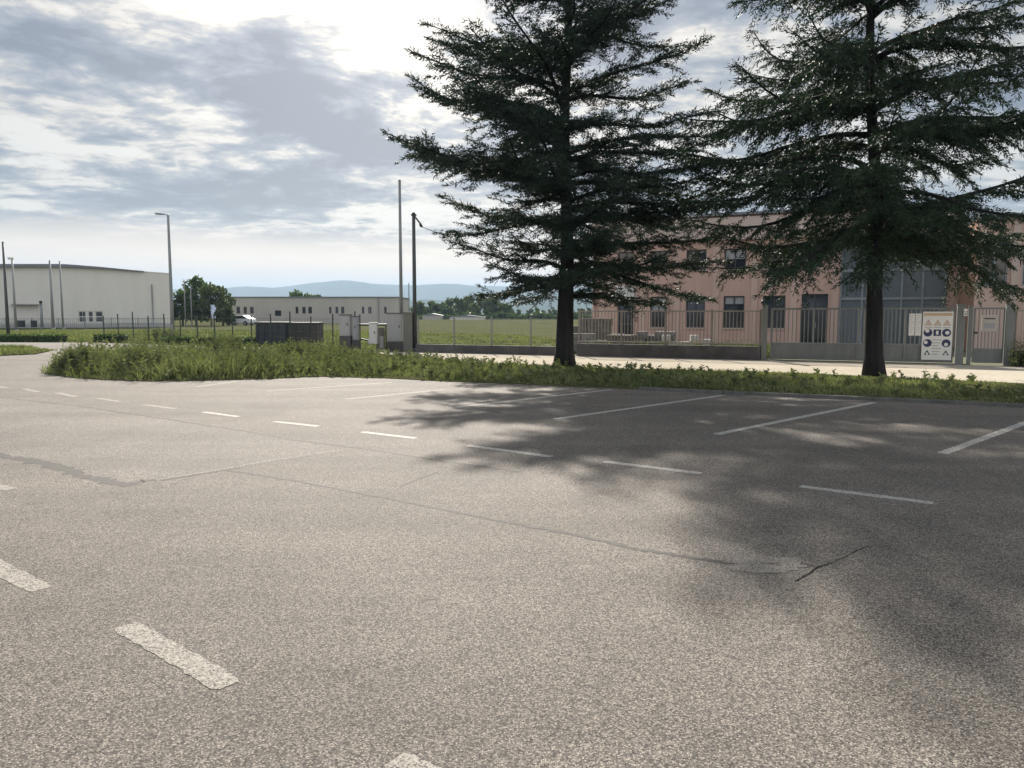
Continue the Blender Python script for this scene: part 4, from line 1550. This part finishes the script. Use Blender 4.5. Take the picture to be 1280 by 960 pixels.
g_ = 'utility cabinets by the road'
cab('utility_cabinet', 'grey utility cabinet on a dark plinth, leftmost of the cabinets', 424, 437, 394, 420, Yc, 0.5, 'cabinet', 'low_wall', group=g_)
cab('utility_cabinet', 'large pale grey utility cabinet beside the grey pillar', 483.5, 502, 392, 427, Yc, 0.55, 'cabinet', 'low_wall', group=g_)
cab('meter_box', 'narrow white meter box between the two grey cabinets', 461, 471, 404, 430, Yc - 0.4, 0.3, 'cabinet_white', None, 'meter box')
cab('meter_box', 'small dark grey meter box right of the leftmost cabinet', 440, 447, 396, 425, Yc + 0.1, 0.3, 'sign_grey', 'low_wall', 'meter box')
# pipe frame between the cabinets
a, b = at(449, 406, Yc), at(483, 404, Yc)
pf = thing('pipe_frame', 'dark metal pipe frame with valves between the cabinets', 'pipes', (a.x, Yc + 0.15, 0))
wd = b.x - a.x
m = MB().tube([(0, 0, -0.05), (0, 0, a.z + 0.45)], 0.03, 8).tube([(wd * 0.62, 0, -0.05), (wd * 0.62, 0, a.z)], 0.03, 8).tube([(wd - 0.05, 0, -0.05), (wd - 0.05, 0, a.z)], 0.03, 8)
m.build('uprights', MAT['dark_steel'], pf)
MB().tube([(-0.05, -0.035, a.z), (wd, -0.035, a.z)], 0.05, 8).tube([(0.02, 0.03, 0.5), (wd * 0.6, 0.03, 0.35)], 0.04, 8).build('pipes', MAT['dark_steel'], pf)
MB().box(wd * 0.66, wd * 0.92, -0.08, -0.04, 0.05, a.z - 0.12).build('back_panel', MAT['wood'], pf)
MB().box(wd * 0.74, wd * 0.88, -0.16, -0.083, 0.1, 0.62).build('valve_box', MAT['cabinet'], pf)
MB().tube([(wd * 0.35, -0.05, 0.25), (wd * 0.35, -0.05, 0.5)], [0.09, 0.07], 10).build('valve', MAT['cabinet'], pf, True)

# concrete pillar
a, b = at(504, 392, 33.0), at(515, 392, 33.0)
pl_ = thing('concrete_pillar', 'weathered grey brown pillar at the left end of the mesh fence', 'pillar', ((a.x + b.x) / 2, 33.0, 0))
hw = (b.x - a.x) / 2
MB().box(-hw, hw, 0, 2 * hw, -0.05, a.z).build('shaft', MAT['pillar'], pl_, bevel=0.015)
MB().box(-hw - 0.03, hw + 0.03, -0.03, 2 * hw + 0.03, a.z + 0.002, a.z + 0.07).build('cap', MAT['pillar'], pl_, bevel=0.01)


def pole(name, label, u, vt, Yd, r0, r1, mat, cat='pole', group=None):
    p = at(u, vt, Yd)
    o = thing(name, label, cat, (p.x, Yd, 0), 0, group)
    MB().tube([(0, 0, -0.05), (0, 0, p.z * 0.5), (0, 0, p.z)], [r0, (r0 + r1) / 2, r1], 10).build('shaft', MAT[mat], o, True)
    MB().tube([(0, 0, p.z + 0.002), (0, 0, p.z + 0.05)], [r1 * 1.25, r1 * 0.6], 10).build('cap', MAT[mat], o, True)
    MB().tube([(0, 0, -0.02), (0, 0, 0.12)], [r0 * 1.5, r0 * 1.4], 10).build('base_collar', MAT[mat], o, True)
    return o, p.z


pole('slim_pole', 'tallest slim grey pole left of the cedar, left of its shorter twin', 499.5, 226, 34, 0.085, 0.055, 'galv', group='slim poles')
up, hz_ = pole('utility_pole', 'utility pole with a bracket and overhead cable, right of the tallest slim pole', 517, 267, 33.2, 0.095, 0.07, 'dark_steel', 'utility pole')
bx = MB()
bx.tube([(0.05, 0, hz_ - 0.12), (0.28, 0, hz_ - 0.42)], 0.035, 8)
bx.tube([(-0.10, 0, hz_ - 0.05), (0.12, 0, hz_ - 0.05)], 0.05, 8)
bx.build('bracket', MAT['dark_steel'], up)
MB().tube([(0.28, 0, hz_ - 0.42), (0.30, 0, hz_ - 0.50), (0.36, 0, hz_ - 0.56)], [0.05, 0.065, 0.04], 8).build('insulator', MAT['black'], up, True)
p0 = up.location + Vector((0.36, 0, hz_ - 0.56))
p1 = Vector((XW, DW, 0)) + fd * xL * 0.5 + Vector((0, -0.5, 5.6))
cb_ = MB()
ptsc = []
for i in range(25):
    t = i / 24
    q = p0.lerp(p1, t)
    q.z -= 4 * 1.15 * t * (1 - t)
    ptsc.append(q)
cb_.tube(ptsc, 0.014, 6)
tag(cb_.build('overhead_cable', MAT['black']), 'sagging overhead cable from the utility pole towards the pink building', 'cable')
pole('slim_pole', 'thin short grey rod just left of the utility pole', 511, 355, 34.2, 0.03, 0.02, 'galv', group='slim poles')

# street lamp
Yl = 46.5
p = at(210, 268, Yl)
sp = thing('street_lamp', 'tall grey street lamp beside the right corner of the white warehouse', 'street lamp', (p.x, Yl, 0), 0)
MB().tube([(0, 0, -0.05), (0, 0, 2.2), (0, 0, p.z - 0.05), (-0.03, 0, p.z)], [0.12, 0.10, 0.065, 0.05], 10).build('pole', MAT['galv'], sp, True)
MB().tube([(-0.02, 0, p.z - 0.03), (-0.30, 0, p.z + 0.04)], 0.035, 8).build('arm', MAT['galv'], sp, True)
hd = MB().rbox((-0.52, 0, p.z + 0.04), (0.46, 0.2, 0.09), ry=0.08).build('lamp_head', MAT['galv'], sp, bevel=0.03)
MB().rbox((-0.55, 0, p.z - 0.012), (0.30, 0.15, 0.02), ry=0.08).build('lamp_glass', MAT['lamp_glass'], hd)
MB().tube([(0, 0, -0.02), (0, 0, 0.35)], [0.17, 0.14], 10).build('base_collar', MAT['galv'], sp, True)
bd = MB().box(-0.09, 0.09, -0.16, -0.121, 0.6, 1.0).build('access_door', MAT['galv'], sp)

g_ = 'poles in front of the white warehouse'
pole('warehouse_pole', 'leftmost and tallest dark pole in front of the white warehouse', 3.5, 303, 50, 0.11, 0.06, 'dark_steel', group=g_)
pl2, hp = pole('warehouse_pole', 'grey pole with a small lamp, second from the left before the warehouse', 15, 325, 70, 0.12, 0.07, 'galv', group=g_)
hd = MB().rbox((-0.12, 0, hp + 0.14), (0.42, 0.22, 0.2)).build('floodlight', MAT['cabinet_white'], pl2, bevel=0.02)
pole('warehouse_pole', 'thick grey pole third from the left, rising just above the warehouse roof', 62, 326, 80, 0.15, 0.09, 'galv', group=g_)
pole('warehouse_pole', 'thin grey pole beside the thick one above the warehouse roof', 74.5, 327, 80.5, 0.11, 0.07, 'galv', group=g_)
pole('slim_pole', 'thin pale pole in front of the dark tree by the warehouse corner, left one', 230, 350, 96, 0.07, 0.05, 'galv', group='thin poles before the trees')
pole('slim_pole', 'thin pale pole in front of the tallest tree by the warehouse, right one', 238, 356, 95, 0.07, 0.05, 'galv', group='thin poles before the trees')
o, hp = pole('gate_lamp_post', 'short post with a dark lamp at the warehouse loading door', 51, 380, 84, 0.16, 0.14, 'galv', 'lamp post')
MB().tube([(0, 0, hp + 0.05), (0, 0, hp + 0.1), (0, 0, hp + 0.3), (0, 0, hp + 0.36)], [0.1, 0.16, 0.16, 0.05], 10).build('lamp', MAT['black'], o, True)
cab('utility_cabinet', 'dark cabinet beside the leftmost pole in front of the warehouse', 21, 27, 401, 409, 82, 0.6, 'bin_dark', None)
cab('utility_cabinet', 'dark cabinet left of the warehouse lamp post', 38, 42, 401, 409, 82, 0.6, 'bin_dark', None)
# flag by the trees
p = at(263.5, 380, 92)
fg = thing('flagpole', 'thin pole with a small pale blue flag in front of the trees', 'flag', (p.x, 92, 0))
MB().tube([(0, 0, -0.05), (0, 0, p.z)], 0.04, 8).build('shaft', MAT['galv'], fg, True)
m = MB()
for i in range(6):
    za, zb = p.z - 0.1 - i * 0.27, p.z - 0.1 - (i + 1) * 0.27
    xo = [0.42 + 0.1 * math.sin(k * 1.3) for k in (i, i + 1)]
    yo = [0.12 * math.sin(k * 1.7) for k in (i, i + 1)]
    m.box(0.042, 0.042 + xo[0], -0.02 + yo[0], 0.02 + yo[0], zb + .001, za)
m.build('flag', MAT['flag'], fg)

# ------------------------------------------------------------------ green fence with posts in front of the meadow
A_, B_ = Vector((at(128, 400, 44.5).x, 44.5, 0)), Vector((-7.2, 35.2, 0))
ln = (B_ - A_).length
gf = thing('meadow_fence', 'thin dark green wire fence with many posts in front of the meadow', 'fence', A_, math.atan2(B_.y - A_.y, B_.x - A_.x))
m = MB()
for z in (0.15, 0.45, 0.75, 1.05, 1.35):
    m.box(0, ln, -0.004, 0.004, z - 0.004, z + 0.004)
for k in range(int(ln / 0.2)):
    m.box(k * 0.2 - 0.003, k * 0.2 + 0.003, 0.005, 0.01, 0.1, 1.38)
m.build('wire_mesh', MAT['fence_green'], gf)
npst = 15
for k in range(npst):
    x = 0.03 + k * (ln - 0.06) / (npst - 1)
    hh = 1.48 + 0.22 * ((k * 7) % 3) / 2
    MB().tube([(x, 0.045, -0.05), (x + random.uniform(-.03, .03), 0.045, hh)], 0.032, 8).build('post', MAT['fence_green'], gf)
# grey panel fence before the warehouse
a, b = at(-60, 399, 86), at(205, 399, 86)
wf2 = thing('warehouse_fence', 'pale grey mesh fence along the foot of the white warehouse', 'fence', (a.x, 86, 0))
Lw = b.x - a.x
m = MB()
for k in range(int(Lw / 0.22)):
    m.box(k * 0.22 - 0.014, k * 0.22 + 0.014, -0.01, 0.01, 0.02, 1.05)
for z in (0.1, 0.55, 1.02):
    m.box(0, Lw, -0.02, -0.011, z - 0.025, z + 0.025)
m.build('panel_mesh', MAT['galv'], wf2)
for k in range(9):
    MB().box(k * Lw / 8 - 0.04, k * Lw / 8 + 0.04, 0.012, 0.09, -0.05, 1.15).build('post', MAT['galv'], wf2)

# clipped low hedges
def hedge(label, u0, u1, v, Yd, h, dep=0.7):
    a, b = at(u0, v, Yd), at(u1, v, Yd)
    wd = b.x - a.x
    t = thing('low_hedge', label, 'hedge', ((a.x + b.x) / 2, Yd, 0), 0, 'low dark hedges along the road')
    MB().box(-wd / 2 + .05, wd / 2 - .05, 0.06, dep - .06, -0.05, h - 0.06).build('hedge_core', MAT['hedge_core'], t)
    n = int(wd * 260)
    P0 = np.stack([RNG.uniform(-wd / 2, wd / 2, n), RNG.uniform(0, dep, n), RNG.uniform(0.0, h, n)], 1)
    k = RNG.uniform(0, 1, n)
    P0[k < 0.5, 1] = RNG.uniform(0, 0.08, (k < 0.5).sum())
    P0[k > 0.7, 2] = h - RNG.uniform(0, 0.08, (k > 0.7).sum())
    V, Fs = spikes(P0, RNG.normal(size=P0.shape) + np.array([0, -0.2, 0.4]), RNG.uniform(0.08, 0.16, n), RNG.uniform(0.04, 0.09, n), 0.3)
    mesh_np('foliage', V, Fs, MAT['leaf_dark'], t)


hedge('long low dark clipped hedge at the far left edge of the road', -150, 77, 424, 43.6, 0.40)
hedge('short low dark clipped hedge left of the meadow fence', 115, 154, 424, 43.2, 0.40)
hedge('low dark hedge at the foot of the meadow fence by the street lamp', 196, 320, 424, 40.0, 0.34)
n = 90
P0 = np.stack([RNG.normal(0, 0.5, n), RNG.normal(0, 0.3, n), np.zeros(n)], 1)
V, Fs = leafy(P0, RNG.uniform(0.4, 0.9, n), 12, 0.2, 0.25)
o = mesh_np('shrub', V, Fs, MAT['weed'])
o.location = (at(204, 424, 43).x, 43, 0)
tag(o, 'scruffy shrub at the foot of the tall street lamp', 'shrub')

# dark containers
def container(label, u0, u1, vt, Yd, mat):
    a, b = at(u0, vt, Yd), at(u1, vt, Yd)
    wd, h = b.x - a.x, a.z
    o = thing('waste_container', label, 'container', ((a.x + b.x) / 2, Yd, 0), 0, 'dark containers by the road')
    MB().box(-wd / 2, wd / 2, 0, 1.3, 0.08, h - 0.09).build('body', MAT[mat], o, bevel=0.015)
    MB().box(-wd / 2 - 0.04, wd / 2 + 0.04, -0.04, 1.34, h - 0.087, h).build('rim', MAT[mat], o, bevel=0.01)
    rb = MB()
    for k in range(5):
        x = -wd / 2 + 0.08 + k * (wd - 0.16) / 4
        rb.box(x - 0.035, x + 0.035, -0.05, -0.002, 0.1, h - 0.1)
    rb.build('ribs', MAT[mat], o)
    for sx in (-1, 1):
        MB().box(sx * (wd / 2 - 0.2) - 0.08, sx * (wd / 2 - 0.2) + 0.08, 0.1, 1.2, -0.02, 0.078).build('skid', MAT['dark_steel'], o)


container('blue black waste container, left of the two dark containers', 319, 357, 402.5, 39, 'bin_dark')
container('brown grey waste container, right of the two dark containers', 358.5, 396, 403, 39.2, 'bin_brown')

# parked white car far away
Yk = 108.0
a, b = at(288, 410, Yk), at(313, 410, Yk)
car = thing('parked_car', 'small white parked car in front of the long low building', 'car', ((a.x + b.x) / 2, Yk, -0.05), R(168))
pr_ = [(-2.0, 0.3), (2.0, 0.3), (2.05, 0.62), (1.9, 0.80), (1.15, 0.92), (0.55, 1.36), (-0.9, 1.42), (-1.7, 1.0), (-2.02, 0.9), (-2.08, 0.55)]
MB().prism_y(pr_, -0.82, 0.82).build('body', MAT['car_white'], car, bevel=0.07)
MB().prism_y([(1.02, 0.95), (0.50, 1.31), (-0.85, 1.36), (-1.5, 1.0)], -0.835, 0.835).build('side_windows', MAT['pane'], car)
MB().add([(1.16, -0.7, 0.95), (1.16, 0.7, 0.95), (0.60, 0.62, 1.36), (0.60, -0.62, 1.36)], [(0, 1, 2, 3)]).build('windscreen', MAT['pane'], car)
for x in (-1.3, 1.3):
    for y in (-0.78, 0.78):
        wv = MB().tube([(x, y - 0.1, 0.31), (x, y + 0.1, 0.31)], 0.31, 16).build('wheel', MAT['tyre'], car)
        MB().tube([(x, y - 0.105, 0.31), (x, y + 0.105, 0.31)], 0.19, 12).build('rim', MAT['galv'], wv)
for y in (-0.6, 0.6):
    MB().box(2.0, 2.07, y - 0.15, y + 0.15, 0.62, 0.74).build('headlight', MAT['lamp_glass'], car)
